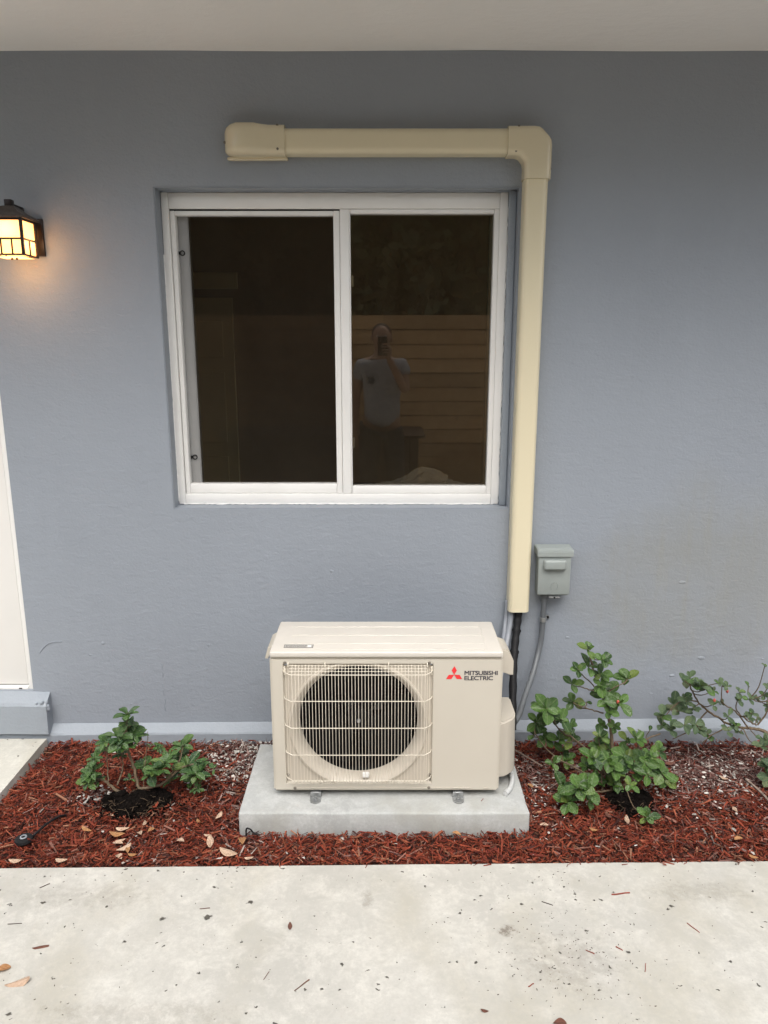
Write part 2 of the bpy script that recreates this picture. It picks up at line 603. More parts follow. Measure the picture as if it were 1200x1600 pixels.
# ------------------------------------------------------------------ the house
WX0, WX1, WZ0, WZ1 = -.8305, .491, 1.0168, 2.204          # window opening
DX0, DX1, DZ0, DZ1 = -2.42, -1.472, .232, 2.30            # door opening
HX0, HX1, ZS, WT = -5.2, 5.2, 2.65, .25                   # house width, soffit height, wall thickness

house = empty('house', (0, 0, 0), 'blue grey stucco house wall with white sliding window and soffit above', 'house')

bm = bmesh.new()
xs = [HX0, DX0, DX1, WX0, WX1, HX1]
zs = [-.3, DZ0, WZ0, WZ1, DZ1, ZS]


def is_hole(xa, xb, za, zb):
    cx, cz = (xa + xb) / 2, (za + zb) / 2
    return (WX0 < cx < WX1 and WZ0 < cz < WZ1) or (DX0 < cx < DX1 and DZ0 < cz < DZ1)


for i in range(5):
    for j in range(5):
        if is_hole(xs[i], xs[i + 1], zs[j], zs[j + 1]): continue
        for y in (0.0, WT):
            vs = [bm.verts.new((x, y, z)) for x, z in ((xs[i], zs[j]), (xs[i + 1], zs[j]), (xs[i + 1], zs[j + 1]), (xs[i], zs[j + 1]))]
            bm.faces.new(vs)
for x0, x1, z0, z1 in ((WX0, WX1, WZ0, WZ1), (DX0, DX1, DZ0, DZ1), (HX0, HX1, -.3, ZS)):
    c = [(x0, z0), (x1, z0), (x1, z1), (x0, z1)]
    for k in range(4):
        a, b = c[k], c[(k + 1) % 4]
        bm.faces.new([bm.verts.new((a[0], 0, a[1])), bm.verts.new((b[0], 0, b[1])), bm.verts.new((b[0], WT, b[1])), bm.verts.new((a[0], WT, a[1]))])
bmesh.ops.remove_doubles(bm, verts=bm.verts, dist=1e-5)
# round the window arris a little
es = [e for e in bm.edges if all(abs(v.co.y) < 1e-6 for v in e.verts) and
      any(abs(f.normal.y) < .5 for f in e.link_faces) and
      all(WX0 - .01 < v.co.x < WX1 + .01 and WZ0 - .01 < v.co.z < WZ1 + .01 for v in e.verts)]
bm.normal_update()
es = [e for e in bm.edges if len(e.link_faces) == 2 and all(abs(v.co.y) < 1e-6 for v in e.verts) and
      abs(e.link_faces[0].normal.dot(e.link_faces[1].normal)) < .5 and
      all(WX0 - .01 < v.co.x < WX1 + .01 and WZ0 - .01 < v.co.z < WZ1 + .01 for v in e.verts)]
bmesh.ops.bevel(bm, geom=es, offset=.004, segments=2, affect='EDGES')
wall = finish(bm, 'wall', M['wall'], house)
wall['label'] = 'blue grey painted stucco wall with a faint olive damp stain at lower right'


def wavy_strip(bm, x0, x1, sect, step=.03, amp=.003, seed=0.0):
    """extrude a (y, z) section along x with a hand-trowelled wobble; sect may be a function of x"""
    n = max(2, int((x1 - x0) / step))
    rings = []
    for i in range(n + 1):
        x = x0 + (x1 - x0) * i / n
        s = sect(x) if callable(sect) else sect
        ring = []
        for k, (y, z) in enumerate(s):
            a = mnoise.noise(Vector((x * 6, k * 3.1 + seed, 0))) + .5 * mnoise.noise(Vector((x * 22, k * 3.1 + seed, 4)))
            b = mnoise.noise(Vector((x * 6, k * 3.1 + seed, 9))) + .5 * mnoise.noise(Vector((x * 22, k * 3.1 + seed, 14)))
            back = y > .0005
            ring.append(bm.verts.new((x, y + (0 if back else a * amp), z + (0 if back else b * amp))))
        rings.append(ring)
    m = len(rings[0])
    for i in range(n):
        for k in range(m):
            bm.faces.new((rings[i][k], rings[i][(k + 1) % m], rings[i + 1][(k + 1) % m], rings[i + 1][k]))
    bm.faces.new(rings[0]); bm.faces.new(rings[-1][::-1])


# footing ledge along the foot of the wall
bm = bmesh.new()


def ledge_sect(x):
    t = min(1, max(0, (x + 1.4) / 2.8))
    zt, zf = .081 + .024 * t, .052 + .022 * t
    return [(.02, zt + .003), (0.001 - .002, zt), (-.036, zf + .003), (-.040, zf - .004), (-.041, -.1), (.02, -.1)]


wavy_strip(bm, -2.9, 5.19, ledge_sect, amp=.0022)
o = finish(bm, 'footing_ledge', M['ledge'], house, smooth=14)

# raised step block under the door
bm = bmesh.new()
wavy_strip(bm, -2.9, -1.402, [(.02, .236), (-.001, .229), (-.043, .196), (-.050, .186), (-.052, .06), (.02, .06)], amp=.0035, seed=20)
for i in range(14):      # lumpy broken corner
    a = random.Random(i).random
    bmesh.ops.create_icosphere(bm, subdivisions=1, radius=.006 + .006 * a(), matrix=Matrix.Translation((-1.445 + .045 * random.Random(i + 50).random(), -.043 + .012 * random.Random(i + 90).random(), .168 + .032 * random.Random(i + 70).random())))
o = finish(bm, 'door_step', M['ledge'], house, smooth=14)
o['label'] = 'blue painted step block under the white door with a lumpy corner'

# old paint ridge on the wall above the step and small knocks
bm = bmesh.new()
rr = random.Random(3)
for i in range(26):
    x, z = rr.uniform(-1.35, 1.6), rr.uniform(.12, .5) if i % 3 else rr.uniform(.3, 1.6)
    s = rr.uniform(.003, .008)
    if WX0 - .05 < x < .65 and z > .95: continue
    m4 = Matrix.Translation((x, .0005, z)) @ Matrix.Diagonal((s * rr.uniform(.8, 2.2), s * .35, s, 1))
    bmesh.ops.create_icosphere(bm, subdivisions=2, radius=1, matrix=m4)
pts = spline([(-1.43, .000, .40), (-1.40, -.001, .435), (-1.37, -.001, .45), (-1.33, .0, .452)], 5)
tube(bm, pts, .0022, 6)
for z in (.14, .17, .21, .24, .29, .33):
    tube(bm, [(-.925 + rr.uniform(-.003, .003), .0005, z), (-.925 + rr.uniform(-.004, .004), -.0005, z + .025)], .0022, 5)
o = finish(bm, 'paint_ridge', M['wall'], house, smooth=60)
o['kind'] = 'stuff'

# soffit, fascia, roof
bm = bmesh.new()
n = 60
rows = []
for i in range(n + 1):
    x = HX0 + (HX1 - HX0) * i / n
    w = .004 * mnoise.noise(Vector((x * 1.6, 0, 0))) + .0015 * mnoise.noise(Vector((x * 9, 0, 0)))
    rows.append([bm.verts.new((x, y, z + (w if y > -.1 else w * .3))) for y, z in ((.05, ZS - .001), (-.002, ZS - .001), (-.30, ZS + .002), (-.80, ZS), (-.84, ZS), (-.84, ZS + .05), (.05, ZS + .05))])
for i in range(n):
    for k in range(7):
        bm.faces.new((rows[i][k], rows[i][(k + 1) % 7], rows[i + 1][(k + 1) % 7], rows[i + 1][k]))
bm.faces.new(rows[0]); bm.faces.new(rows[-1][::-1])
finish(bm, 'soffit', M['soffit'], house, smooth=35)
bm = bmesh.new()
box(bm, HX0 - .02, HX1 + .02, -.88, -.842, ZS - .02, ZS + .20, .004)
finish(bm, 'fascia_board', M['door_paint'], house)
bm = bmesh.new()
vs = []
for x in (HX0 - .05, HX1 + .05):
    vs.append([bm.verts.new((x, y, z)) for y, z in ((-.92, ZS + .202), (-.92, ZS + .26), (4.2, ZS + 1.55), (4.2, ZS + 1.48))])
for k in range(4):
    bm.faces.new((vs[0][k], vs[0][(k + 1) % 4], vs[1][(k + 1) % 4], vs[1][k]))
bm.faces.new(vs[0]); bm.faces.new(vs[1][::-1])
finish(bm, 'roof', plain('grey_roof_shingle', (.16, .15, .14), .9, var=.3, scale=30), house)

# rooms behind the wall
RX0, RX1, RY1, RZ0, RZ1 = -2.3, 2.2, 2.55, .15, 2.50
bm = bmesh.new()


def quad(bm, *p):
    bm.faces.new([bm.verts.new(q) for q in p])


box(bm, RX0 - .1, RX0, WT, RY1 + .1, RZ0 - .1, ZS + .05)
box(bm, RX1, RX1 + .1, WT, .50, RZ0 - .1, ZS + .05)  # unseen side opening, added to let daylight into the room
box(bm, RX1, RX1 + .1, 2.2, RY1 + .1, RZ0 - .1, ZS + .05)
box(bm, RX1, RX1 + .1, .50, 2.2, RZ0 - .1, .6)
box(bm, RX1, RX1 + .1, .50, 2.2, 2.35, ZS + .05)
box(bm, RX0, 1.15, RY1, RY1 + .1, RZ0 - .1, ZS + .05)  # unseen back opening, added to brighten the room further
box(bm, 2.10, RX1, RY1, RY1 + .1, RZ0 - .1, ZS + .05)
box(bm, 1.15, 2.10, RY1, RY1 + .1, RZ0 - .1, .75)
box(bm, 1.15, 2.10, RY1, RY1 + .1, 2.25, ZS + .05)
box(bm, RX0, RX1, WT, RY1, RZ1, RZ1 + .1)
finish(bm, 'room_wall', M['room'], house)
bm = bmesh.new()
box(bm, RX0, RX1, WT, RY1, RZ0 - .08, RZ0)
finish(bm, 'room_floor', M['room_floor'], house)
bm = bmesh.new()
box(bm, -1.80, -1.02, RY1 - .02, RY1 - .003, 2.02, 2.13, .003)
box(bm, -1.80, -1.74, RY1 - .02, RY1 - .003, RZ0, 2.018, .003)
box(bm, -1.74, -1.06, RY1 - .045, RY1 - .006, RZ0, 1.96, .002)
idr = finish(bm, 'inner_door', M['room_door'], house)
for zc0, zc1 in ((1.55, 1.80), (.95, 1.45), (.3, .85)):
    for xc in (-1.56, -1.24):
        bm = bmesh.new()
        box(bm, xc - .11, xc + .11, RY1 - .056, RY1 - .046, zc0, zc1, .008)
        finish(bm, 'door_panel', M['room_door'], idr)

# ---- the window (part of the house)
yF = .065


def ring_box(bm, x0, x1, z0, z1, l, r, b, t, y0, y1, bev=.003):
    box(bm, x0, x0 + l, y0, y1, z0, z1, bev)
    box(bm, x1 - r, x1, y0, y1, z0, z1, bev)
    box(bm, x0 + l + .0003, x1 - r - .0003, y0 + .0006, y1, z1 - t, z1 - .0006, bev)
    box(bm, x0 + l + .0003, x1 - r - .0003, y0 + .0006, y1, z0 + .0006, z0 + b, bev)


bm = bmesh.new()
ring_box(bm, -.829, .4615, 1.0195, 2.200, .027, .030, .042, .057, yF, yF + .09)
box(bm, -.1655, -.1315, yF + .003, yF + .08, 1.062, 2.1425, .003)                     # fixed meeting stile
# right bead around the fixed pane
ring_box(bm, -.1315, .4312, 1.0618, 2.1425, .005, .019, .031, .016, yF + .004, yF + .05, .0025)
window = finish(bm, 'window', M['vinyl'], house, smooth=40)
window['label'] = 'white vinyl sliding window with two dark reflective panes'

bm = bmesh.new()
ring_box(bm, -.7995, -.1665, 1.0625, 2.137, .017, .0235, .0385, .0165, yF + .008, yF + .05, .0025)
o = finish(bm, 'sash', M['vinyl'], window, smooth=40)
bm = bmesh.new()
box(bm, -.801, -.1662, yF + .012, yF + .03, 2.1375, 2.1427)
finish(bm, 'sash_gap', M['cavity'], window)
bm = bmesh.new()
box(bm, -.7822, -.7440, yF + .042, yF + .075, 1.095, 2.125, .002)
box(bm, -.7435, -.7405, yF + .040, yF + .075, 1.095, 2.125)
o = finish(bm, 'inner_stile', M['vinyl_grey'], window, smooth=40)
bm = bmesh.new()
box(bm, .4015, .4118, yF + .040, yF + .075, 1.086, 2.128, .002)
finish(bm, 'inner_stile', M['vinyl_grey'], window, smooth=40)
bm = bmesh.new()
quad(bm, (-.741, yF + .034, 1.09), (-.19, yF + .034, 1.09), (-.19, yF + .034, 2.13), (-.741, yF + .034, 2.13))
finish(bm, 'insect_screen', M['screen'], window)
bm = bmesh.new()
quad(bm, (-.741, yF + .044, 1.09), (-.18, yF + .044, 1.09), (-.18, yF + .044, 2.13), (-.741, yF + .044, 2.13))
finish(bm, 'pane', M['glass_left'], window)
bm = bmesh.new()
quad(bm, (-.128, yF + .030, 1.085), (.416, yF + .030, 1.085), (.416, yF + .030, 2.13), (-.128, yF + .030, 2.13))
finish(bm, 'pane', M['glass'], window)
for x, z in ((-.769, 1.990), (-.7645, 1.205)):          # round latch rings on the grey stile
    bm = bmesh.new()
    lathe(bm, [(.0068, 0), (.0100, 0), (.0100, -.004), (.0068, -.004), (.0068, 0)], (x, yF + .0415, z), 'Y', 20, close=False)
    box(bm, x - .0165, x - .0095, yF + .036, yF + .0415, z - .006, z + .006, .001)
    finish(bm, 'latch_ring', M['black_rubber'], window, smooth=50)
for z in (1.888, 1.262):                              # white catches behind the fixed pane
    bm = bmesh.new()
    box(bm, -.128, -.118, yF + .045, yF + .062, z - .021, z + .021, .003)
    finish(bm, 'catch', M['vinyl'], window, smooth=50)
# sealant bead: ragged white edge where frame meets stucco
bm = bmesh.new()
rr = random.Random(8)


def ragged(bm, p0, p1, w0, w1, n=60):
    p0, p1 = Vector(p0), Vector(p1)
    d = (p1 - p0)
    pts, rad = [], []
    for i in range(n + 1):
        pts.append(p0 + d * (i / n) + Vector((rr.uniform(-.0008, .0008), 0, rr.uniform(-.0008, .0008))))
        rad.append(rr.uniform(w0, w1))
    tube(bm, pts, rad, 6)


ragged(bm, (-.8295, .066, 1.03), (-.8295, .066, 1.98), .0012, .0042, 90)
ragged(bm, (-.81, .066, 1.0195), (.44, .066, 1.0195), .0008, .0040, 120)
ragged(bm, (.4635, .067, 1.03), (.4635, .067, 2.15), .0010, .0030, 90)
finish(bm, 'sealant_bead', M['vinyl'], window, smooth=60)
bm = bmesh.new()
box(bm, .4625, .4905, .046, .10, 1.018, 2.2035, .004)
ragged(bm, (-.82, .060, 2.203), (.485, .060, 2.203), .003, .005, 70)
finish(bm, 'stucco_fillet', M['ledge'], house, smooth=60)
# deep inner reveal and inner sill
bm = bmesh.new()
box(bm, WX0 - .02, WX0 + .001, yF + .092, WT + .02, 1.03, 2.19)
box(bm, WX1 - .02, WX1 + .02, yF + .092, WT + .02, 1.03, 2.19)
box(bm, WX0, WX1 - .02, yF + .092, WT + .05, 1.03, 1.065, .003)
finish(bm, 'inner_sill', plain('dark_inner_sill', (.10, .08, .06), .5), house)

# ---- front door at the left edge
bm = bmesh.new()
box(bm, DX1 - .024, DX1 - .001, .012, .12, DZ0 + .001, DZ1, .003)
box(bm, DX0 + .001, DX0 + .024, .012, .12, DZ0 + .001, DZ1, .003)
box(bm, DX0 + .025, DX1 - .025, .013, .12, DZ1 - .03, DZ1 - .001, .003)
box(bm, DX0 + .025, DX1 - .025, .008, .12, DZ0 + .001, DZ0 + .014, .002)
door = finish(bm, 'door', M['vinyl'], house, smooth=40)
door['label'] = 'white door with its frame at the left edge of the wall'
bm = bmesh.new()
box(bm, DX0 + .03, DX1 - .0275, .020, .065, DZ0 + .019, DZ1 - .035, .004)
for x in (DX1 - .165, DX0 + .165):
    box(bm, x - .001, x + .001, .0190, .024, DZ0 + .02, DZ1 - .04)
finish(bm, 'door_leaf', M['door_paint'], door, smooth=40)
bm = bmesh.new()
box(bm, DX0 + .025, DX1 - .0245, .030, .10, DZ0 + .0145, DZ1 - .0305)
box(bm, -1.535, -1.522, .0070, .012, DZ0 + .004, DZ0 + .009)
finish(bm, 'weather_seal', M['black_rubber'], door)

# ------------------------------------------------------------------ ground
bm = bmesh.new()
bmesh.ops.create_grid(bm, x_segments=2, y_segments=2, size=60, matrix=Matrix.Translation((0, 0, -.06)))
g = finish(bm, 'ground', M['earth']); g['kind'] = 'structure'


def bed_height(x, y):
    h = .012 * mnoise.noise(Vector((x * 2.2, y * 2.2, 1))) + .007 * mnoise.noise(Vector((x * 7, y * 7, 5)))
    if y > -.12: h += .012 * (y + .12) / .12
    t = (y + .80) / .10
    if t < 1: h = h * max(0, t) + .006 * (1 - max(0, t))
    # hollow round the middle shrub
    h -= .020 * math.exp(-((x - .90) ** 2 + (y + .46) ** 2) / .012)
    return h


# walkway slab with an uneven front edge
bm = bmesh.new()
n = 160
rows = []
for i in range(n + 1):
    x = -6 + 12 * i / n
    e = -.804 + .0135 * x
    w = .0022 * mnoise.noise(Vector((x * 5, 0, 3))) + .0012 * mnoise.noise(Vector((x * 19, 0, 3)))
    e = max(-.86, min(-.75, e)) + w
    rows.append([bm.verts.new((x, y, z)) for y, z in ((e + .001, -.08), (e, .018), (e - .003, .0235), (e - .008, .025), (-2.2, .025), (-4.55, .025), (-4.55, -.08))])  # unseen far part extended to bounce light up to the soffit
for i in range(n):
    for k in range(6):
        bm.faces.new((rows[i][k], rows[i][k + 1], rows[i + 1][k + 1], rows[i + 1][k]))
walk = finish(bm, 'walkway', M['slab'], smooth=40); walk['kind'] = 'structure'

bm = bmesh.new()
wavy_strip(bm, -3.2, -1.412, [(-.053, -.05), (-.053, .040), (-.10, .040), (-.79, .040), (-.797, .036), (-.797, -.05)], amp=.0012, seed=40)
# chip the open edge
for v in bm.verts:
    if v.co.x > -1.42:
        v.co.x += .006 * mnoise.noise(Vector((v.co.y * 12, v.co.z * 30, 0)))
stoop = finish(bm, 'stoop_slab', M['stoop'], smooth=40); stoop['kind'] = 'structure'

# mulch bed base
bm = bmesh.new()
nx, ny = 220, 50
grid = [[bm.verts.new((-1.42 + 4.6 * i / nx, -.83 + .82 * j / ny, 0)) for j in range(ny + 1)] for i in range(nx + 1)]
for r_ in grid:
    for v in r_: v.co.z = bed_height(v.co.x, v.co.y) - .004
for i in range(nx):
    for j in range(ny):
        bm.faces.new((grid[i][j], grid[i + 1][j], grid[i + 1][j + 1], grid[i][j + 1]))
bed = finish(bm, 'planting_bed', M['under_mulch'], smooth=180); bed['kind'] = 'structure'

# mulch chips: uncountable shredded wood
PADX0, PADX1, PADY0, PADY1 = -.498, .498, -.634, -.180


def in_pad(x, y, m=.0):
    return PADX0 - m < x < PADX1 + m and PADY0 - m < y < PADY1 + m


def chips(N, seed, X0, X1, Y0, Y1, lmin, lmax, palette_fn, wr=(.09, .22), lift=.016, tilt=.30, margin=.004):
    rs = np.random.RandomState(seed)
    V, F, C = [], [], []
    k = 0
    base = np.array([(-1, -1, -1), (1, -1, -1), (1, 1, -1), (-1, 1, -1), (-1, -1, 1), (1, -1, 1), (1, 1, 1), (-1, 1, 1)], float) * .5
    faces = [(0, 3, 2, 1), (4, 5, 6, 7), (0, 1, 5, 4), (1, 2, 6, 5), (2, 3, 7, 6), (3, 0, 4, 7)]
    while k < N:
        x, y = rs.uniform(X0, X1), rs.uniform(Y0, Y1)
        if in_pad(x, y, margin): 
            continue
        L = lmin + (lmax - lmin) * rs.beta(1.3, 2.8)
        if y < Y0 + L * .4 and y < -.76 and rs.rand() < .7: continue
        w = L * rs.uniform(*wr); t = min(w * .6, rs.uniform(.0012, .0035))
        p = base * np.array([L, w, t])
        taper = rs.uniform(.15, .9, 2)
        p[base[:, 0] < 0, 1] *= taper[0]
        p[base[:, 0] > 0, 1] *= taper[1]
        p[base[:, 0] > 0, 1] += rs.uniform(-1, 1) * w * .7
        p[:, 2] += rs.uniform(-.0015, .0015, 8)
        yaw, pit, rol = rs.uniform(0, 2 * math.pi), rs.normal(0, tilt), rs.normal(0, .5)
        m = np.array(Matrix.Rotation(yaw, 3, 'Z') @ Matrix.Rotation(pit, 3, 'Y') @ Matrix.Rotation(rol, 3, 'X'))
        p = p @ m.T
        z = bed_height(x, y) + rs.uniform(.0, lift) + abs(math.sin(pit)) * L * .35
        ex = p[:, 1].min() + y
        if ex < -.808 + .0135 * x and rs.rand() < .88: continue
        if ex < -.806 + .0135 * x: 
            z = max(z, .027)
        p += np.array([x, y, z])
        V.append(p)
        F.extend([tuple(8 * k + q for q in f) for f in faces])
        C.append(palette_fn(x, y, rs))
        k += 1
    V = np.concatenate(V)
    me = bpy.data.meshes.new('mulch_chips')
    me.from_pydata(V.tolist(), [], F)
    ca = me.color_attributes.new('col', 'FLOAT_COLOR', 'POINT')
    C = np.repeat(np.array(C), 8, axis=0)
    C = np.concatenate([C, np.ones((len(C), 1))], axis=1)
    ca.data.foreach_set('color', C.astype(np.float32).ravel())
    me.materials.append(M['mulch'])
    o = bpy.data.objects.new('mulch_chips', me)
    col.objects.link(o)
    return o


def faded(x, y):
    """0 fresh red .. 1 bleached grey"""
    f = .5 * mnoise.noise(Vector((x * 3.1, y * 4, 7))) + .25 * mnoise.noise(Vector((x * 11, y * 11, 2)))
    g = 0
    g = max(g, 1.15 * math.exp(-(((x - 1.25) / .42) ** 2 + ((y + .22) / .20) ** 2)))
    g = max(g, 1.1 * math.exp(-(((x + .56) / .17) ** 2 + ((y + .12) / .20) ** 2)))
    g = max(g, .8 * math.exp(-(((x - .60) / .14) ** 2 + ((y + .30) / .16) ** 2)))
    g = max(g, .55 * math.exp(-(((x + .45) / .14) ** 2 + ((y + .40) / .3) ** 2)))
    g = max(g, .6 * math.exp(-(((x + 1.05) / .08) ** 2 + ((y + .42) / .05) ** 2)))
    return max(0, min(1, g + f * .5))


def pal(x, y, rs):
    f = faded(x, y)
    u = rs.rand()
    if u < f * .95:
        v = rs.rand()
        if v < .17: c = np.array([.42, .35, .31])
        elif v < .38: c = np.array([.30, .20, .175])
        elif v < .70: c = np.array([.19, .095, .080])
        else: c = np.array([.12, .045, .037])
        return c * rs.uniform(.6, 1.25)
    v = rs.rand()
    if v < .46: c = np.array([.225, .043, .020])
    elif v < .64: c = np.array([.14, .024, .014])
    elif v < .76: c = np.array([.28, .080, .040])
    elif v < .84: c = np.array([.25, .115, .085])
    elif v < .96: c = np.array([.055, .015, .011])
    else: c = np.array([.31, .15, .09])
    return c * rs.uniform(.62, 1.25)


mul = chips(27000, 11, -1.405, 2.1, -.815, -.046, .012, .058, pal, wr=(.08, .24), lift=.020)
tag(mul, kind='stuff')
mul.name = 'mulch_chips'
fine = chips(12000, 12, -1.405, 2.1, -.812, -.046, .005, .018, pal, wr=(.15, .5), lift=.020, tilt=.5)
tag(fine, kind='stuff'); fine.name = 'mulch_fines'


def pal_white(x, y, rs):
    return np.array([.62, .58, .52]) * rs.uniform(.7, 1.15)


# limestone and shell grit scattered in the mulch (dense beside the pad and far right)
rs0 = random.Random(5)
bm = bmesh.new()
cl = bm.loops.layers.float_color.new('col')
spots = []
for i in range(900):
    u = rs0.random()
    if u < .40: x, y = rs0.gauss(-.56, .11), rs0.uniform(-.34, -.05)
    elif u < .72: x, y = rs0.gauss(1.22, .24), rs0.gauss(-.26, .09)
    elif u < .80: x, y = rs0.gauss(-1.06, .04), rs0.gauss(-.43, .035)
    elif u < .86: x, y = rs0.gauss(.60, .06), rs0.gauss(-.38, .12)
    else: x, y = rs0.uniform(-1.3, 1.5), rs0.uniform(-.79, -.06)
    if in_pad(x, y, .006) or not (-.80 < y < -.046) or x < -1.40: continue
    s = rs0.uniform(.0016, .0055) * (1.5 if rs0.random() < .10 else 1)
    m4 = Matrix.Translation((x, y, bed_height(x, y) + rs0.uniform(.010, .024))) @ Matrix.Rotation(rs0.uniform(0, 6), 4, 'Z') @ Matrix.Rotation(rs0.uniform(-.5, .5), 4, 'X') @ Matrix.Diagonal((s * rs0.uniform(1, 2.6), s, s * rs0.uniform(.15, .5), 1))
    r_ = bmesh.ops.create_icosphere(bm, subdivisions=1, radius=1, matrix=m4)
    c = rs0.uniform(.34, .70)
    for v in r_['verts']:
        v.co += Vector((rs0.uniform(-1, 1), rs0.uniform(-1, 1), rs0.uniform(-1, 1))) * s * .2
        for lp in v.link_loops: lp[cl] = (c, c * .95, c * .87, 1)
grit = finish(bm, 'shell_grit', M['mulch'])
tag(grit, kind='stuff')

# ------------------------------------------------------------------ concrete pad
bm = bmesh.new()
box(bm, PADX0, PADX1, PADY0, PADY1, -.05, .090, .006, 2)
bmesh.ops.subdivide_edges(bm, edges=[e for e in bm.edges if e.calc_length() > .2], cuts=24, use_grid_fill=True)
for v in bm.verts:
    k = .0022 * mnoise.noise(v.co * 9) + .0014 * mnoise.noise(v.co * 28)
    v.co += Vector((k if abs(v.co.x) > .49 else 0, k if abs(v.co.y + .407) > .22 else 0, k * .5 if v.co.z > .08 else 0))
pad = finish(bm, 'concrete_pad', M['pad'], smooth=50)
tag(pad, 'grey concrete equipment pad lying in the mulch under the air conditioner', 'concrete pad')

# ------------------------------------------------------------------ air conditioner
AX0, AX1, AYF, AYB, AZ0, AZT = -.388, .4045, -.540, -.262, .113, .618
ac = empty('air_conditioner', (0, -.40, .09), 'beige outdoor air conditioner unit with round fan grille standing on the pad', 'air conditioner')
RCX0, RCX1, RCZ0, RCZ1 = -.344, .168, .143, .597      # recessed fan panel
FCX, FCZ, FR = -.089, .364, .207

bm = bmesh.new()
# front skin with a rectangular recess
Y = AYF
fr_z0 = AZ0
o4 = [(AX0, fr_z0), (AX1, fr_z0), (AX1, AZT), (AX0, AZT)]
i4 = [(RCX0, RCZ0), (RCX1, RCZ0), (RCX1, RCZ1), (RCX0, RCZ1)]
ov = [bm.verts.new((x, Y, z)) for x, z in o4]
iv = [bm.verts.new((x, Y, z)) for x, z in i4]
jv = [bm.verts.new((x + (.004 if k in (0, 3) else -.004), Y + .011, z + (.004 if k in (0, 1) else -.004))) for k, (x, z) in enumerate(i4)]
bv = [bm.verts.new((x, AYB, z)) for x, z in o4]
for k in range(4):
    bm.faces.new((ov[k], ov[(k + 1) % 4], iv[(k + 1) % 4], iv[k]))
    bm.faces.new((iv[k], iv[(k + 1) % 4], jv[(k + 1) % 4], jv[k]))
    bm.faces.new((ov[(k + 1) % 4], ov[k], bv[k], bv[(k + 1) % 4]))
bm.normal_update()
es = [e for e in bm.edges if (e.verts[0] in ov and e.verts[1] in ov) or (e.verts[0] in ov and e.verts[1] in bv) or (e.verts[1] in ov and e.verts[0] in bv)]
bmesh.ops.bevel(bm, geom=es, offset=.007, segments=4, affect='EDGES', clamp_overlap=True)
box(bm, RCX0 + .03, AX1 - .10, Y - .0018, Y + .001, AZ0 + .0125, AZ0 + .0150)          # pressed line at the foot
box(bm, AX1 - .055, AX1 - .035, Y - .0018, Y + .001, AZ0 + .0125, AZ0 + .0150)
casing = finish(bm, 'casing', M['ac'], ac, smooth=40)

# fan panel with the round mouth
bm = bmesh.new()
N = 96
yp = AYF + .0112
rect = []
for k in range(N):
    a = 2 * math.pi * k / N
    dx, dz = math.cos(a), math.sin(a)
    hx0, hx1, hz0, hz1 = RCX0 + .003 - FCX, RCX1 - .003 - FCX, RCZ0 + .003 - FCZ, RCZ1 - .003 - FCZ
    t = min([v for v in ((hx1 / dx if dx > 1e-6 else 9), (hx0 / dx if dx < -1e-6 else 9), (hz1 / dz if dz > 1e-6 else 9), (hz0 / dz if dz < -1e-6 else 9))])
    rect.append(bm.verts.new((FCX + dx * t, yp, FCZ + dz * t)))
prof = [(FR + .036, .000), (FR + .032, -.007), (FR + .027, -.0075), (FR + .019, -.002), (FR + .010, .009), (FR + .004, .022), (FR + .0005, .036), (FR, .05)]
prev = rect
for r_, dy in prof:
    ring = [bm.verts.new((FCX + math.cos(2 * math.pi * k / N) * r_, yp + dy, FCZ + math.sin(2 * math.pi * k / N) * r_)) for k in range(N)]
    for k in range(N):
        bm.faces.new((prev[k], prev[(k + 1) % N], ring[(k + 1) % N], ring[k]))
    prev = ring
bell = finish(bm, 'fan_panel', M['bell'], ac, smooth=35)

bm = bmesh.new()       # dark chamber behind
lathe(bm, [(FR + .03, .0505), (FR + .03, .19)], (FCX, yp, FCZ), 'Y', 48, close=False)
lathe(bm, [(FR + .03, .19), (0.0, .19)], (FCX, yp, FCZ), 'Y', 48, close=False)
lathe(bm, [(FR + .0005, .0505), (FR + .03, .0505)], (FCX, yp, FCZ), 'Y', 48, close=False)
finish(bm, 'fan_chamber', M['cavity'], ac)
bm = bmesh.new()
for i in range(30):
    z = FCZ - .19 + i * .0130
    half = math.sqrt(max(0, (FR + .02) ** 2 - (z - FCZ) ** 2))
    if half > .02: box(bm, FCX - half, FCX + half, yp + .165, yp + .168, z, z + .003)
finish(bm, 'coil', M['fins'], ac)

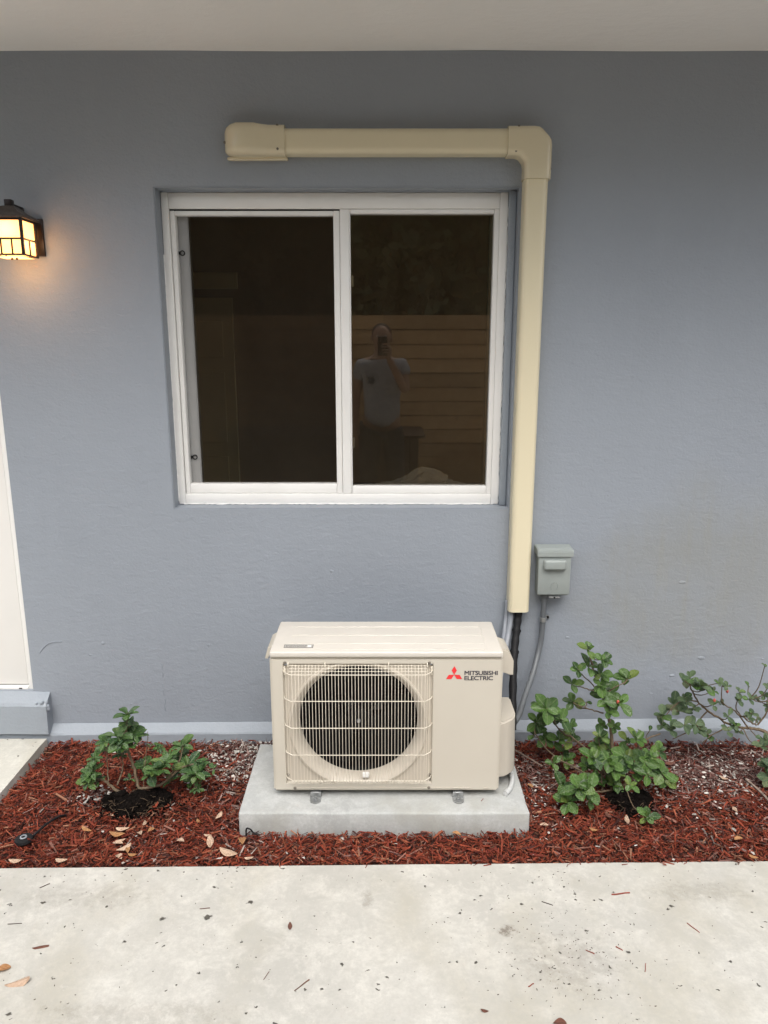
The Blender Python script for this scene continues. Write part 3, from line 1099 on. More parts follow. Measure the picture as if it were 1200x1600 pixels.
# fan: hub and three swept blades
bm = bmesh.new()
lathe(bm, [(0, .030), (.030, .031), (.038, .036), (.040, .085), (.0, .086)], (FCX, yp, FCZ), 'Y', 32, close=False)
hub = finish(bm, 'fan_hub', M['fan'], ac, smooth=40)
bm = bmesh.new()
lathe(bm, [(0, .022), (.006, .023), (.0075, .030), (.0, .031)], (FCX, yp, FCZ), 'Y', 16, close=False)
finish(bm, 'hub_nut', M['zinc'], hub, smooth=40)
for b in range(3):
    bm = bmesh.new()
    a0 = R(75 + 120 * b)
    nr, na = 8, 8
    g2 = []
    for i in range(nr + 1):
        r_ = .036 + (.198 - .036) * i / nr
        sw = R(36) * (i / nr) ** 1.2
        wid = R(58 + 34 * math.sin(math.pi * min(1, i / nr * .9)))
        row = []
        for j in range(na + 1):
            t = j / na
            a = a0 + sw + wid * (t - .5)
            y = .040 + .045 * t + .006 * math.sin(math.pi * t) * (i / nr)
            row.append(bm.verts.new((FCX + r_ * math.cos(a), yp + y, FCZ + r_ * math.sin(a))))
        g2.append(row)
    for i in range(nr):
        for j in range(na):
            bm.faces.new((g2[i][j], g2[i + 1][j], g2[i + 1][j + 1], g2[i][j + 1]))
    ex = bmesh.ops.solidify(bm, geom=bm.faces[:], thickness=.0022)
    finish(bm, 'fan_blade', M['fan'], ac, smooth=40)
# motor bracket and warning plates seen through the blades
bm = bmesh.new()
for x in (FCX - .035, FCX + .035):
    box(bm, x - .006, x + .006, yp + .12, yp + .135, FCZ - .2, FCZ + .2)
lathe(bm, [(0, .095), (.042, .096), (.045, .13), (0, .15)], (FCX, yp, FCZ), 'Y', 24, close=False)
finish(bm, 'motor_bracket', plain('motor_metal', (.045, .045, .045), .4, metal=.5), ac, smooth=40)
plate_mat = plain('dull_plate', (.10, .10, .10), .4)
for x1_, z0_, z1_ in ((.10, .12, .175), (.085, -.02, .012)):
    bm = bmesh.new()
    box(bm, FCX + .036, FCX + x1_, yp + .150, yp + .154, FCZ + z0_, FCZ + z1_)
    finish(bm, 'rating_plate', plate_mat, ac)
bm = bmesh.new()
box(bm, FCX + .012, FCX + .038, yp - .002, yp + .012, FCZ - FR + .002, FCZ - FR + .020, .004)
finish(bm, 'drain_clip', M['vinyl'], ac, smooth=40)
bm = bmesh.new()
box(bm, FCX + .004, FCX + .030, yp + .10, yp + .112, FCZ + .095, FCZ + .112, .004)
finish(bm, 'wire_clip', M['vinyl'], ac, smooth=40)

# wire guard
bm = bmesh.new()
GY = AYF - .026
GX0, GX1 = -.3145, .1385
HZ = [.5665, .4702, .3699, .2679, .1690]
wr = .00090
nb = 41
for i in range(nb):
    x = GX0 + .004 + (GX1 - GX0 - .004) * i / (nb - 1)
    pts = [(x, AYF - .002, .5935), (x, AYF - .010, .590), (x, GY - .0005, .569), (x, GY - .0005, .168), (x, GY + .004, .160), (x, AYF - .004, .156)]
    tube(bm, pts, wr, 5)
for x in (GX0 - .018, GX0 - .010, GX1 + .008, GX1 + .016):       # side bars on the returns
    tube(bm, [(x, AYF - .013, .585), (x, AYF - .013, .160)], wr, 5)
for z in HZ:
    tube(bm, [(GX0 - .028, AYF + .006, z + .004), (GX0 - .024, AYF - .010, z + .004), (GX0 - .002, GY + .002, z), (GX1 + .002, GY + .002, z), (GX1 + .022, AYF - .010, z + .004), (GX1 + .027, AYF + .006, z + .004)], .0017, 6)
for z, y in ((.5925, AYF - .006), (.5850, AYF - .013), (.5775, AYF - .020), (.1605, AYF - .016), (.157, AYF - .006)):
    tube(bm, [(GX0 - .006, y, z), (GX1 + .006, y, z)], wr, 5)
for x in (GX0 - .010, GX0 + .115, GX0 + .330, GX1 + .008):
    tube(bm, [(x, AYF + .006, .600), (x, AYF - .008, .5985), (x, AYF - .009, .590)], .002, 6)
for x, z in ((GX0 - .024, .575), (GX1 + .024, .575)):
    box(bm, x - .003, x + .003, AYF + .002, AYF + .008, z - .022, z + .010, .001)
finish(bm, 'fan_grille', M['wire'], ac, smooth=60)

for x, z in ((-.3135, .1255), (.158, .1270), (-.338, .173), (.160, .173), (-.336, .600), (.153, .600)):
    bm = bmesh.new()
    lathe(bm, [(0, -.003), (.004, -.003), (.0055, -.001), (.006, .001)], (x, AYF if z < .15 or z > .59 else AYF + .006, z), 'Y', 12, close=False)
    finish(bm, 'screw', M['screw'], ac, smooth=40)

# lid
bm = bmesh.new()
box(bm, AX0 + .0008, AX1 - .0015, AYF - .0035, AYB + .004, AZT + .0015, .6405, .0060, 4)
lid = finish(bm, 'lid', M['ac_top'], ac, smooth=40)
bm = bmesh.new()
for y, x0 in ((-.520, -.315), (-.470, -.330), (-.395, -.330), (-.315, -.335)):
    box(bm, x0, .345, y - .0022, y + .0022, .6395, .6422, .0010, 1)
for x in (.352,):
    box(bm, x - .0012, x + .0012, -.52, -.29, .6395, .6414, .0006, 1)
finish(bm, 'lid_rib', M['ac_top'], lid, smooth=40)
bm = bmesh.new()
box(bm, -.343, -.243, -.508, -.480, .640, .6412)
st = finish(bm, 'badge', M['sticker_dark'], lid)
bm = bmesh.new()
box(bm, -.3405, -.2455, -.5055, -.4825, .6411, .6418)
finish(bm, 'badge_face', M['sticker'], ac)
bm = bmesh.new()
rr = random.Random(2)
for r_ in range(3):
    x = -.337
    while x < -.268:
        w = rr.uniform(.004, .010)
        box(bm, x, x + w, -.5025 + r_ * .0065, -.4995 + r_ * .0065, .6418, .6421)
        x += w + .0025
finish(bm, 'badge_print', M['sticker_dark'], ac)
bm = bmesh.new()
box(bm, -.262, -.250, -.5035, -.4900, .6418, .6422)
finish(bm, 'badge_square', M['vinyl'], ac)

# hand grips and valve cover
bm = bmesh.new()


def side_grip(bm, s, xb, xo, y0, y1, z0, z1):
    """pull-out lug: slopes out from the side wall"""
    pr = [(xb, z1), (xb + s * .6 * abs(xo - xb), z1 - .010), (xo, z1 - .048), (xo, z0), (xo - s * .010, z0 - .002), (xb + s * .014, z0 + .014), (xb, z0 + .014)]
    a = [bm.verts.new((x, y0, z)) for x, z in pr]
    b = [bm.verts.new((x, y1, z)) for x, z in pr]
    for k in range(len(pr)):
        bm.faces.new((a[k], a[(k + 1) % len(pr)], b[(k + 1) % len(pr)], b[k]))
    bm.faces.new(a); bm.faces.new(b[::-1])
    bmesh.ops.bevel(bm, geom=[e for e in bm.edges if abs(e.verts[0].co.y - e.verts[1].co.y) < 1e-5 and e.verts[0] in a + b], offset=.004, segments=2, affect='EDGES', clamp_overlap=True)


side_grip(bm, 1, AX1 - .001, AX1 + .047, -.475, -.365, .525, .625)
finish(bm, 'hand_grip', M['ac_plastic'], ac, smooth=45)
bm = bmesh.new()
side_grip(bm, -1, AX0 + .001, AX0 - .026, -.470, -.350, .585, .635)
finish(bm, 'hand_grip', M['ac_plastic'], ac, smooth=45)
bm = bmesh.new()
box(bm, AX1 - .002, AX1 + .0025, -.468, -.372, .36, .522, .001)          # service panel seam behind
box(bm, AX1 + .0, AX1 + .010, -.46, -.448, .34, .50, .002)
finish(bm, 'service_panel', M['ac_plastic'], ac, smooth=45)
bm = bmesh.new()
secs = []
pr = [(AX1 - .003, -.500), (AX1 + .030, -.492), (AX1 + .062, -.462), (AX1 + .075, -.425), (AX1 + .075, -.300), (AX1 - .003, -.290)]
zt = lambda y: .352
a = [bm.verts.new((x, y, .138 + (.0 if x < AX1 + .04 else .0))) for x, y in pr]
b = [bm.verts.new((x - (.004 if x > AX1 else 0), y + (.006 if x > AX1 else 0), .352)) for x, y in pr]
for k in range(len(pr)):
    bm.faces.new((a[k], a[(k + 1) % 6], b[(k + 1) % 6], b[k]))
bm.faces.new(a); bm.faces.new(b[::-1])
bmesh.ops.bevel(bm, geom=[e for e in bm.edges if not (e.verts[0].co.x < AX1 and e.verts[1].co.x < AX1)], offset=.006, segments=3, affect='EDGES', clamp_overlap=True)
finish(bm, 'valve_cover', M['ac_plastic'], ac, smooth=50)

# feet
for x in (-.2407, .2610):
    bm = bmesh.new()
    box(bm, x - .019, x + .019, -.562, -.235, .0905, .0935, .001, 1)
    box(bm, x - .019, x + .019, -.545, -.541, .0935, .1125, .001, 1)
    lathe(bm, [(.019, .0906), (.019, .0936), (0, .0936)], (x, -.562, 0), 'Z', 20, close=False)
    box(bm, x - .015, x + .015, -.53, -.26, .0935, .1125)
    ft = finish(bm, 'foot', M['zinc'], ac, smooth=40)
    bm = bmesh.new()
    lathe(bm, [(.0125, .094), (.0125, .0955), (.0075, .0956), (.0075, .101), (.0045, .1012), (.0045, .106), (0, .1062)], (x, -.560, 0), 'Z', 8, close=False)
    finish(bm, 'anchor_bolt', M['zinc'], ft, smooth=30)

# maker's mark: three red lozenges and two lines of lettering, printed on the front
bm = bmesh.new()
cx, cz, Lr = .2385, .5568, .0315
s_ = Lr / math.sqrt(3)
for k in range(3):
    a = R(90 + 120 * k)
    d = Vector((math.cos(a), 0, math.sin(a))); e = Vector((-d.z, 0, d.x))
    c = Vector((cx, AYF - .0009, cz))
    p = [c, c + d * Lr / 2 - e * s_ / 2, c + d * Lr, c + d * Lr / 2 + e * s_ / 2]
    f = bm.faces.new([bm.verts.new(q) for q in p])
finish(bm, 'lozenge_mark', M['red_print'], ac)


def lettering(text, x0, x1, zb, cap, y, mat, parent, name, bold=.0):
    cu = bpy.data.curves.new(name, 'FONT')
    cu.body = text
    cu.size = 1.0
    cu.offset = bold
    cu.resolution_u = 4
    cu.space_character = .92
    tmp = bpy.data.objects.new(name, cu)
    col.objects.link(tmp)
    bpy.context.view_layer.update()
    dg = bpy.context.evaluated_depsgraph_get()
    me = bpy.data.meshes.new_from_object(tmp.evaluated_get(dg))
    bpy.data.objects.remove(tmp)
    co = np.array([v.co for v in me.vertices])
    lo, hi = co.min(0), co.max(0)
    off = root_loc(parent)
    for v in me.vertices:
        u = (v.co.x - lo[0]) / (hi[0] - lo[0]); w = (v.co.y - lo[1]) / (hi[1] - lo[1])
        v.co = Vector((x0 + u * (x1 - x0), y, zb + w * cap)) - off
    me.materials.clear(); me.materials.append(mat)
    b2 = bmesh.new(); b2.from_mesh(me)      # heavier strokes
    src = b2.verts[:] + b2.edges[:] + b2.faces[:]
    for q, (sx, sz) in enumerate(((.0007, 0), (0, .0007), (.0007, .0007))):
        dd = bmesh.ops.duplicate(b2, geom=src)
        for v in [g_ for g_ in dd['geom'] if isinstance(g_, bmesh.types.BMVert)]:
            v.co += Vector((sx, -.00006 * (q + 1), sz))
    b2.to_mesh(me); b2.free()
    o = bpy.data.objects.new(name, me)
    col.objects.link(o); o.parent = parent
    return o


lettering('MITSUBISHI', .2735, .3855, .5558, .0148, AYF - .0009, M['black_print'], ac, 'lettering', .0)
lettering('ELECTRIC', .2735, .3700, .5368, .0148, AYF - .0009, M['black_print'], ac, 'lettering', .0)

# drain hose on the pad
bm = bmesh.new()
tube(bm, spline([(.425, -.34, .135), (.458, -.36, .118), (.470, -.40, .102), (.468, -.45, .100), (.452, -.50, .100), (.430, -.535, .100)], 6), .0095, 10)
o = finish(bm, 'drain_hose', M['hose'], smooth=60)
tag(o, 'pale drain hose curling over the pad under the valve cover', 'hose')

# ------------------------------------------------------------------ line set cover (ivory duct)
duct = empty('pipe_cover', (.54, 0, .60), 'ivory plastic pipe cover running above and down beside the window', 'pipe cover')
bm = bmesh.new()
sweep(bm, [(-.36, 2.347, 0, .084, .062), (.455, 2.347, 0, .084, .062)], .34)
finish(bm, 'channel', M['duct'], duct, smooth=50)
bm = bmesh.new()
sweep(bm, [(.541, 2.26, -math.pi / 2, .084, .062), (.541, .602, -math.pi / 2, .084, .062)], .34)
finish(bm, 'channel', M['duct'], duct, smooth=50)
# elbow: sharp chamfered outside, small radius inside
bm = bmesh.new()
OI = [((.434, 2.396), (.434, 2.300)), ((.475, 2.396), (.462, 2.300)), ((.528, 2.396), (.473, 2.298)), ((.545, 2.3935), (.479, 2.295)),
      ((.556, 2.386), (.483, 2.291)), ((.580, 2.362), (.489, 2.284)), ((.588, 2.350), (.492, 2.280)), ((.5905, 2.333), (.494, 2.274)),
      ((.5905, 2.30), (.4955, 2.262)), ((.5905, 2.222), (.4955, 2.222))]
secs = []
for (ox, oz), (ix, iz) in OI:
    w_ = math.hypot(ox - ix, oz - iz)
    secs.append(((ox + ix) / 2, (oz + iz) / 2, math.atan2(oz - iz, ox - ix) - math.pi / 2, w_, .069))
sweep(bm, secs, .30)
elbow = finish(bm, 'elbow', M['duct2'], duct, smooth=50)
# end cap
bm = bmesh.new()
secs = [(-.348, 2.350, 0, .100, .068), (-.405, 2.350, 0, .100, .069), (-.435, 2.351, 0, .103, .076), (-.455, 2.352, 0, .106, .084), (-.515, 2.352, 0, .106, .085), (-.535, 2.351, 0, .100, .075), (-.552, 2.350, 0, .088, .055), (-.562, 2.349, 0, .070, .030), (-.566, 2.349, 0, .060, .012)]
sweep(bm, secs, .34, 8)
capo = finish(bm, 'end_cap', M['duct2'], duct, smooth=45)
bm = bmesh.new()
box(bm, -.558, -.343, -.024, -.001, 2.2915, 2.301, .003, 2)
finish(bm, 'flange', M['duct2'], capo, smooth=45)
for x, z, y in ((-.372, 2.318, -.0665), (-.372, 2.396, -.0585), (.462, 2.312, -.0650), (.470, 2.392, -.060), (.587, 2.255, -.055), (-.561, 2.345, -.040)):
    bm = bmesh.new()
    lathe(bm, [(0, -.0022), (.0042, -.002), (.0048, .002)], (x, y, z), 'Y', 12, close=False)
    finish(bm, 'screw', M['screw'], duct, smooth=40)

# cables and the insulated line below the duct
bm = bmesh.new()
tube(bm, spline([(.515, -.030, .64), (.513, -.032, .56), (.500, -.060, .49), (.475, -.12, .42), (.45, -.20, .36), (.44, -.25, .30)], 6), .0115, 10)
o = finish(bm, 'cable', M['grey_cable'], smooth=60)
tag(o, 'thicker light grey cable dropping from the duct beside the black pipe', 'cable')
bm = bmesh.new()
tube(bm, spline([(.498, -.022, .64), (.497, -.022, .57), (.489, -.04, .52), (.478, -.075, .45), (.455, -.15, .38)], 6), .0085, 10)
o = finish(bm, 'cable', M['grey_cable'], smooth=60)
tag(o, 'thinner grey cable leftmost under the ivory duct', 'cable')
bm = bmesh.new()
P = spline([(.545, -.034, .64), (.543, -.036, .575), (.534, -.06, .52), (.522, -.10, .455), (.510, -.16, .38), (.498, -.24, .28), (.49, -.30, .22)], 8)
rad = [.0155 + .0012 * math.sin(i * 1.3) for i in range(len(P))]
tube(bm, P, rad, 12)
for i in (15, 24):
    tube(bm, [P[i], P[i + 1]], .0185, 12)
o = finish(bm, 'insulated_pipe', M['black_rubber'], smooth=60)
tag(o, 'black foam insulated pipe dropping from the duct behind the unit', 'pipe')

# ------------------------------------------------------------------ electrical disconnect and its conduit
BX0, BX1, BZ0, BZ1 = .612, .735, .678, .868
sw = empty('disconnect_box', (.672, 0, .67), 'small grey electrical disconnect box on the wall right of the duct', 'electrical box')
bm = bmesh.new()
box(bm, BX0, BX1, -.062, .001, BZ0 - .004, BZ1, .004)
finish(bm, 'box_body', M['grey_box'], sw, smooth=45)
bm = bmesh.new()
box(bm, BX0 - .003, BX1 + .001, -.071, -.0625, BZ0 + .002, BZ1 - .022, .003)
cov = finish(bm, 'cover', M['grey_box'], sw, smooth=45)
bm = bmesh.new()
vs = []
for x in (BX0 - .009, BX1 + .009):
    vs.append([bm.verts.new((x, y, z)) for y, z in ((.001, BZ1 + .002), (-.068, BZ1 - .002), (-.077, BZ1 - .008), (-.078, BZ1 - .032), (.001, BZ1 - .032))])
for k in range(5):
    bm.faces.new((vs[0][k], vs[0][(k + 1) % 5], vs[1][(k + 1) % 5], vs[1][k]))
bm.faces.new(vs[0]); bm.faces.new(vs[1][::-1])
bmesh.ops.bevel(bm, geom=bm.edges[:], offset=.003, segments=2, affect='EDGES')
finish(bm, 'hood', M['grey_box'], sw, smooth=45)
bm = bmesh.new()
box(bm, .6265, .7155, -.093, -.070, .786, .828, .010, 4)
finish(bm, 'pull_handle', M['grey_box'], cov, smooth=60)
bm = bmesh.new()
pts = [(.676 + .013 * math.cos(t), -.0715, .715 + .017 * math.sin(t)) for t in [math.pi * (-.25 + 1.5 * i / 16) for i in range(17)]]
tube(bm, pts, .0016, 6)
finish(bm, 'knockout_rim', M['grey_box'], cov, smooth=60)
bm = bmesh.new()
box(bm, .655, .697, -.080, -.060, BZ0 - .009, BZ0 - .0045, .0015)
finish(bm, 'lock_tab', M['zinc'], sw, smooth=40)
bm = bmesh.new()
lathe(bm, [(0, -.0002), (.004, 0), (.004, .002)], (.676, -.0801, BZ0 - .007), 'Y', 10, close=False)
finish(bm, 'lock_hole', M['black_rubber'], sw)
cond = empty('conduit', (.645, -.03, .67), 'grey flexible conduit curving from the disconnect box down behind the unit', 'conduit')
bm = bmesh.new()
P = spline([(.6465, -.032, .672), (.6465, -.032, .62), (.6450, -.030, .55), (.6420, -.032, .48), (.628, -.05, .42), (.600, -.10, .355), (.560, -.17, .30), (.52, -.25, .25), (.47, -.31, .22)], 7)
tube(bm, P, .0118, 12)
finish(bm, 'tubing', M['conduit'], cond, smooth=60)
bm = bmesh.new()
lathe(bm, [(.0, .675), (.019, .675), (.019, .662), (.016, .655), (.0145, .655), (.0145, .640), (.012, .64)], (.6465, -.032, 0), 'Z', 16, close=False)
finish(bm, 'connector', M['conduit'], cond, smooth=35)
bm = bmesh.new()
lathe(bm, [(.0125, .572), (.0142, .571), (.0142, .553), (.0125, .552)], (.6455, -.031, 0), 'Z', 16, close=False)
box(bm, .658, .676, -.010, -.001, .555, .571, .002)
box(bm, .656, .660, -.026, -.004, .555, .571, .001)
cl_ = finish(bm, 'clamp', M['zinc'], cond, smooth=35)
bm = bmesh.new()
lathe(bm, [(0, -.002), (.005, -.002), (.006, 0)], (.669, -.010, .563), 'Y', 10, close=False)
finish(bm, 'clamp_screw', M['black_rubber'], cl_)

# ------------------------------------------------------------------ wall lantern
LX0, LX1, LY0, LY1, LZ0, LZ1 = -1.372, -1.258, -.150, -.045, 1.955, 2.080
lan = empty('wall_lantern', (-1.31, 0, 2.0), 'black iron wall lantern lit amber on the wall left of the window', 'lantern')
bm = bmesh.new()
box(bm, -1.375, -1.243, -.014, -.001, 1.966, 2.096, .003)
finish(bm, 'back_plate', M['black_iron'], lan, smooth=40)
bm = bmesh.new()
pw = .0048
for x in (LX0, LX1):
    for y in (LY0, LY1):
        box(bm, x - pw, x + pw, y - pw, y + pw, LZ0, LZ1 - .0005, .0008, 1)
for z in (LZ0 + .003, LZ0 + .056, LZ1 - .004):
    h = .0042 if z > LZ1 - .02 else .0028
    for y in (LY0, LY1):
        box(bm, LX0 + pw, LX1 - pw, y - .003, y + .003, z - h, z + h)
    for x in (LX0, LX1):
        box(bm, x - .003, x + .003, LY0 + pw, LY1 - pw, z - h, z + h)
for i in (1, 2):
    x = LX0 + (LX1 - LX0) * i / 3
    box(bm, x - .0024, x + .0024, LY0 - .0024, LY0 + .0024, LZ0 + .006, LZ0 + .053)
for x in (LX0, LX1):
    y = (LY0 + LY1) / 2
    box(bm, x - .0024, x + .0024, y - .0024, y + .0024, LZ0 + .006, LZ0 + .053)
finish(bm, 'frame', M['black_iron'], lan)
for a in range(4):
    bm = bmesh.new()
    if a == 0: quad(bm, (LX0, LY0 + .0015, LZ0), (LX1, LY0 + .0015, LZ0), (LX1, LY0 + .0015, LZ1), (LX0, LY0 + .0015, LZ1))
    if a == 1: quad(bm, (LX1 - .0015, LY0, LZ0), (LX1 - .0015, LY1, LZ0), (LX1 - .0015, LY1, LZ1), (LX1 - .0015, LY0, LZ1))
    if a == 2: quad(bm, (LX0 + .0015, LY0, LZ0), (LX0 + .0015, LY1, LZ0), (LX0 + .0015, LY1, LZ1), (LX0 + .0015, LY0, LZ1))
    if a == 3: quad(bm, (LX0, LY1 - .0015, LZ0), (LX1, LY1 - .0015, LZ0), (LX1, LY1 - .0015, LZ1), (LX0, LY1 - .0015, LZ1))
    finish(bm, 'glass_panel', M['lamp_glass'], lan)
bm = bmesh.new()   # open base with two rods and a bowl of light
quad(bm, (LX0 + .006, LY0 + .006, LZ0 - .003), (LX1 - .006, LY0 + .006, LZ0 - .003), (LX1 - .006, LY1 - .006, LZ0 - .003), (LX0 + .006, LY1 - .006, LZ0 - .003))
finish(bm, 'glass_panel', M['lamp_glass'], lan)
bm = bmesh.new()
for x in (-1.325, -1.308):
    box(bm, x - .003, x + .003, -.10, -.094, LZ0 - .010, LZ0 - .0032)
finish(bm, 'base_rod', M['black_iron'], lan)
bm = bmesh.new()   # flared roof
cxl, cyl = (LX0 + LX1) / 2, (LY0 + LY1) / 2
lv = []
for hx, hy, z in ((.070, .066, LZ1 - .001), (.071, .067, LZ1 + .006), (.060, .056, LZ1 + .014), (.042, .039, LZ1 + .024), (.028, .026, LZ1 + .038), (.022, .020, LZ1 + .043), (.006, .006, LZ1 + .046)):
    lv.append([bm.verts.new((cxl + sx * hx, cyl + sy * hy, z)) for sx, sy in ((-1, -1), (1, -1), (1, 1), (-1, 1))])
for i in range(len(lv) - 1):
    for k in range(4):
        bm.faces.new((lv[i][k], lv[i][(k + 1) % 4], lv[i + 1][(k + 1) % 4], lv[i + 1][k]))
bm.faces.new(lv[0]); bm.faces.new(lv[-1][::-1])
finish(bm, 'roof_cap', M['iron_roof'], lan, smooth=25)
bm = bmesh.new()
box(bm, cxl - .012, cxl + .012, cyl - .014, cyl + .012, LZ1 + .042, LZ1 + .066, .002)
box(bm, cxl - .011, cxl + .011, cyl + .008, -.012, LZ1 + .030, LZ1 + .054, .002)
box(bm, cxl - .012, cxl + .012, -.040, -.012, LZ1 - .02, LZ1 + .052, .002)
finish(bm, 'bracket', M['black_iron'], lan, smooth=40)
for nm, loc, en, rad in (('lantern_light', (cxl, cyl - .01, LZ1 - .035), .10, .014), ('lantern_light', (cxl, cyl - .03, LZ0 - .05), .42, .045), ('lantern_light', (LX1 + .022, -.072, 2.00), .065, .02)):  # bulb inside, plus two unseen lamps added outside for the wall glow
    ld = bpy.data.lights.new(nm, 'POINT')
    ld.energy = en
    ld.color = (1.0, .56, .27)
    ld.shadow_soft_size = rad
    lo = bpy.data.objects.new(nm, ld)
    lo.location = Vector(loc) - lan.location
    col.objects.link(lo); lo.parent = lan

# ------------------------------------------------------------------ shrubs: rosettes of thick obovate leaves
MIDDLE_CLUSTERS = [
    (0.747,-0.332,0.561,1.00), (0.801,-0.348,0.528,1.00), (0.765,-0.312,0.482,1.00), (0.716,-0.341,0.484,0.80),
    (0.707,-0.302,0.410,1.00), (0.808,-0.312,0.453,0.90), (0.929,-0.250,0.407,1.25), (0.730,-0.244,0.306,1.00),
    (0.764,-0.298,0.334,0.50), (0.804,-0.333,0.419,0.90), (0.844,-0.296,0.367,1.20), (0.827,-0.357,0.364,1.10),
    (0.869,-0.369,0.365,1.10), (0.828,-0.377,0.335,0.90), (0.613,-0.314,0.314,1.20), (0.662,-0.229,0.234,1.00),
    (0.603,-0.241,0.287,0.90), (0.594,-0.243,0.218,0.90), (0.586,-0.244,0.171,1.00), (0.672,-0.317,0.269,0.90),
    (0.708,-0.303,0.239,0.90), (0.679,-0.265,0.159,0.90), (0.731,-0.252,0.152,0.90), (0.705,-0.237,0.089,1.00),
    (0.632,-0.234,0.142,0.90), (0.646,-0.330,0.097,0.80), (0.715,-0.267,0.071,0.80), (0.827,-0.309,0.242,0.60),
    (0.868,-0.329,0.248,0.70), (0.806,-0.369,0.230,1.00), (0.809,-0.333,0.175,1.00), (0.755,-0.469,0.199,1.00),
    (0.853,-0.278,0.149,0.90), (0.863,-0.286,0.118,0.90), (0.829,-0.414,0.149,1.00), (0.739,-0.444,0.155,0.70),
    (0.796,-0.371,0.053,1.00), (0.852,-0.411,0.130,1.00), (0.844,-0.384,0.055,0.90), (0.907,-0.378,0.144,1.30),
    (0.928,-0.419,0.112,1.30), (0.955,-0.430,0.164,1.00), (0.982,-0.408,0.179,0.90), (1.040,-0.338,0.155,1.00),
    (0.958,-0.461,0.132,1.10), (1.015,-0.443,0.127,1.10), (1.058,-0.382,0.060,0.80), (0.861,-0.555,0.148,0.80),
    (0.935,-0.384,0.227,1.00), (0.925,-0.315,0.182,0.80), (0.948,-0.356,0.251,0.50), (1.002,-0.326,0.228,0.50),
    (0.666,-0.433,0.052,1.20), (0.692,-0.519,0.114,1.10), (0.658,-0.510,0.055,1.20), (0.727,-0.537,0.120,1.00),
    (0.737,-0.510,0.058,0.90), (0.913,-0.596,0.050,0.80), (0.859,-0.404,0.056,0.70),
]
LEFT_CLUSTERS = [
    (-0.914,-0.452,0.368,1.00), (-0.929,-0.444,0.329,0.70), (-0.926,-0.405,0.292,0.90),
    (-0.955,-0.448,0.275,1.20), (-0.922,-0.424,0.267,1.00), (-0.907,-0.390,0.242,0.90),
    (-0.993,-0.470,0.268,0.80), (-0.938,-0.474,0.260,1.00), (-0.908,-0.457,0.245,1.00),
    (-1.032,-0.403,0.203,0.80), (-0.967,-0.418,0.186,0.70), (-1.046,-0.456,0.193,0.70),
    (-1.061,-0.447,0.141,0.90), (-1.068,-0.462,0.125,0.90), (-1.054,-0.434,0.091,0.70),
    (-1.074,-0.476,0.108,0.80), (-0.889,-0.410,0.134,0.90), (-0.866,-0.390,0.206,0.40),
    (-0.831,-0.385,0.192,0.60), (-0.793,-0.407,0.174,0.80), (-0.786,-0.304,0.113,0.80),
    (-0.815,-0.478,0.161,1.20), (-0.795,-0.451,0.170,1.00), (-0.792,-0.303,0.096,1.00),
    (-0.725,-0.402,0.135,1.20), (-0.689,-0.439,0.121,1.20), (-0.720,-0.386,0.055,1.00),
    (-0.759,-0.338,0.176,1.00), (-0.669,-0.398,0.143,0.60), (-0.619,-0.451,0.149,0.50),
    (-0.850,-0.461,0.129,1.00), (-0.785,-0.436,0.092,0.80), (-0.919,-0.466,0.117,0.50),
    (-0.687,-0.442,0.060,0.60),
]
RIGHT_CLUSTERS = [
    (1.196,-0.145,0.346,0.90), (1.184,-0.220,0.396,0.80), (1.209,-0.259,0.377,1.20), (1.184,-0.255,0.380,1.00),
    (1.240,-0.240,0.358,0.80), (1.189,-0.166,0.284,0.80), (1.181,-0.216,0.295,0.80), (1.206,-0.225,0.271,0.70),
    (1.077,-0.248,0.255,1.00), (1.162,-0.142,0.242,1.20), (1.158,-0.209,0.248,1.10), (1.082,-0.235,0.205,0.90),
    (1.115,-0.253,0.195,0.90), (1.165,-0.253,0.215,1.00), (1.215,-0.240,0.207,1.10), (1.291,-0.179,0.135,1.00),
    (1.233,-0.242,0.189,0.90), (1.278,-0.255,0.389,0.60), (1.340,-0.201,0.349,0.60), (1.276,-0.230,0.344,0.70),
    (1.350,-0.140,0.251,0.60), (1.274,-0.245,0.295,0.70), (1.393,-0.196,0.323,0.70), (1.440,-0.167,0.337,0.50),
    (1.428,-0.211,0.302,0.60), (1.491,-0.141,0.271,0.60), (1.389,-0.203,0.293,0.60), (1.342,-0.231,0.241,0.70),
    (1.383,-0.211,0.191,0.70), (1.336,-0.256,0.192,0.70), (1.395,-0.209,0.161,0.60), (1.433,-0.230,0.250,0.60),
    (1.495,-0.153,0.185,0.60), (1.454,-0.160,0.198,0.60), (1.493,-0.200,0.310,0.70), (1.418,-0.356,0.183,0.90),
    (1.438,-0.329,0.196,0.80), (1.458,-0.331,0.088,0.90), (1.458,-0.235,0.454,0.40), (1.484,-0.232,0.364,0.60),
    (1.541,-0.156,0.240,0.70),
]
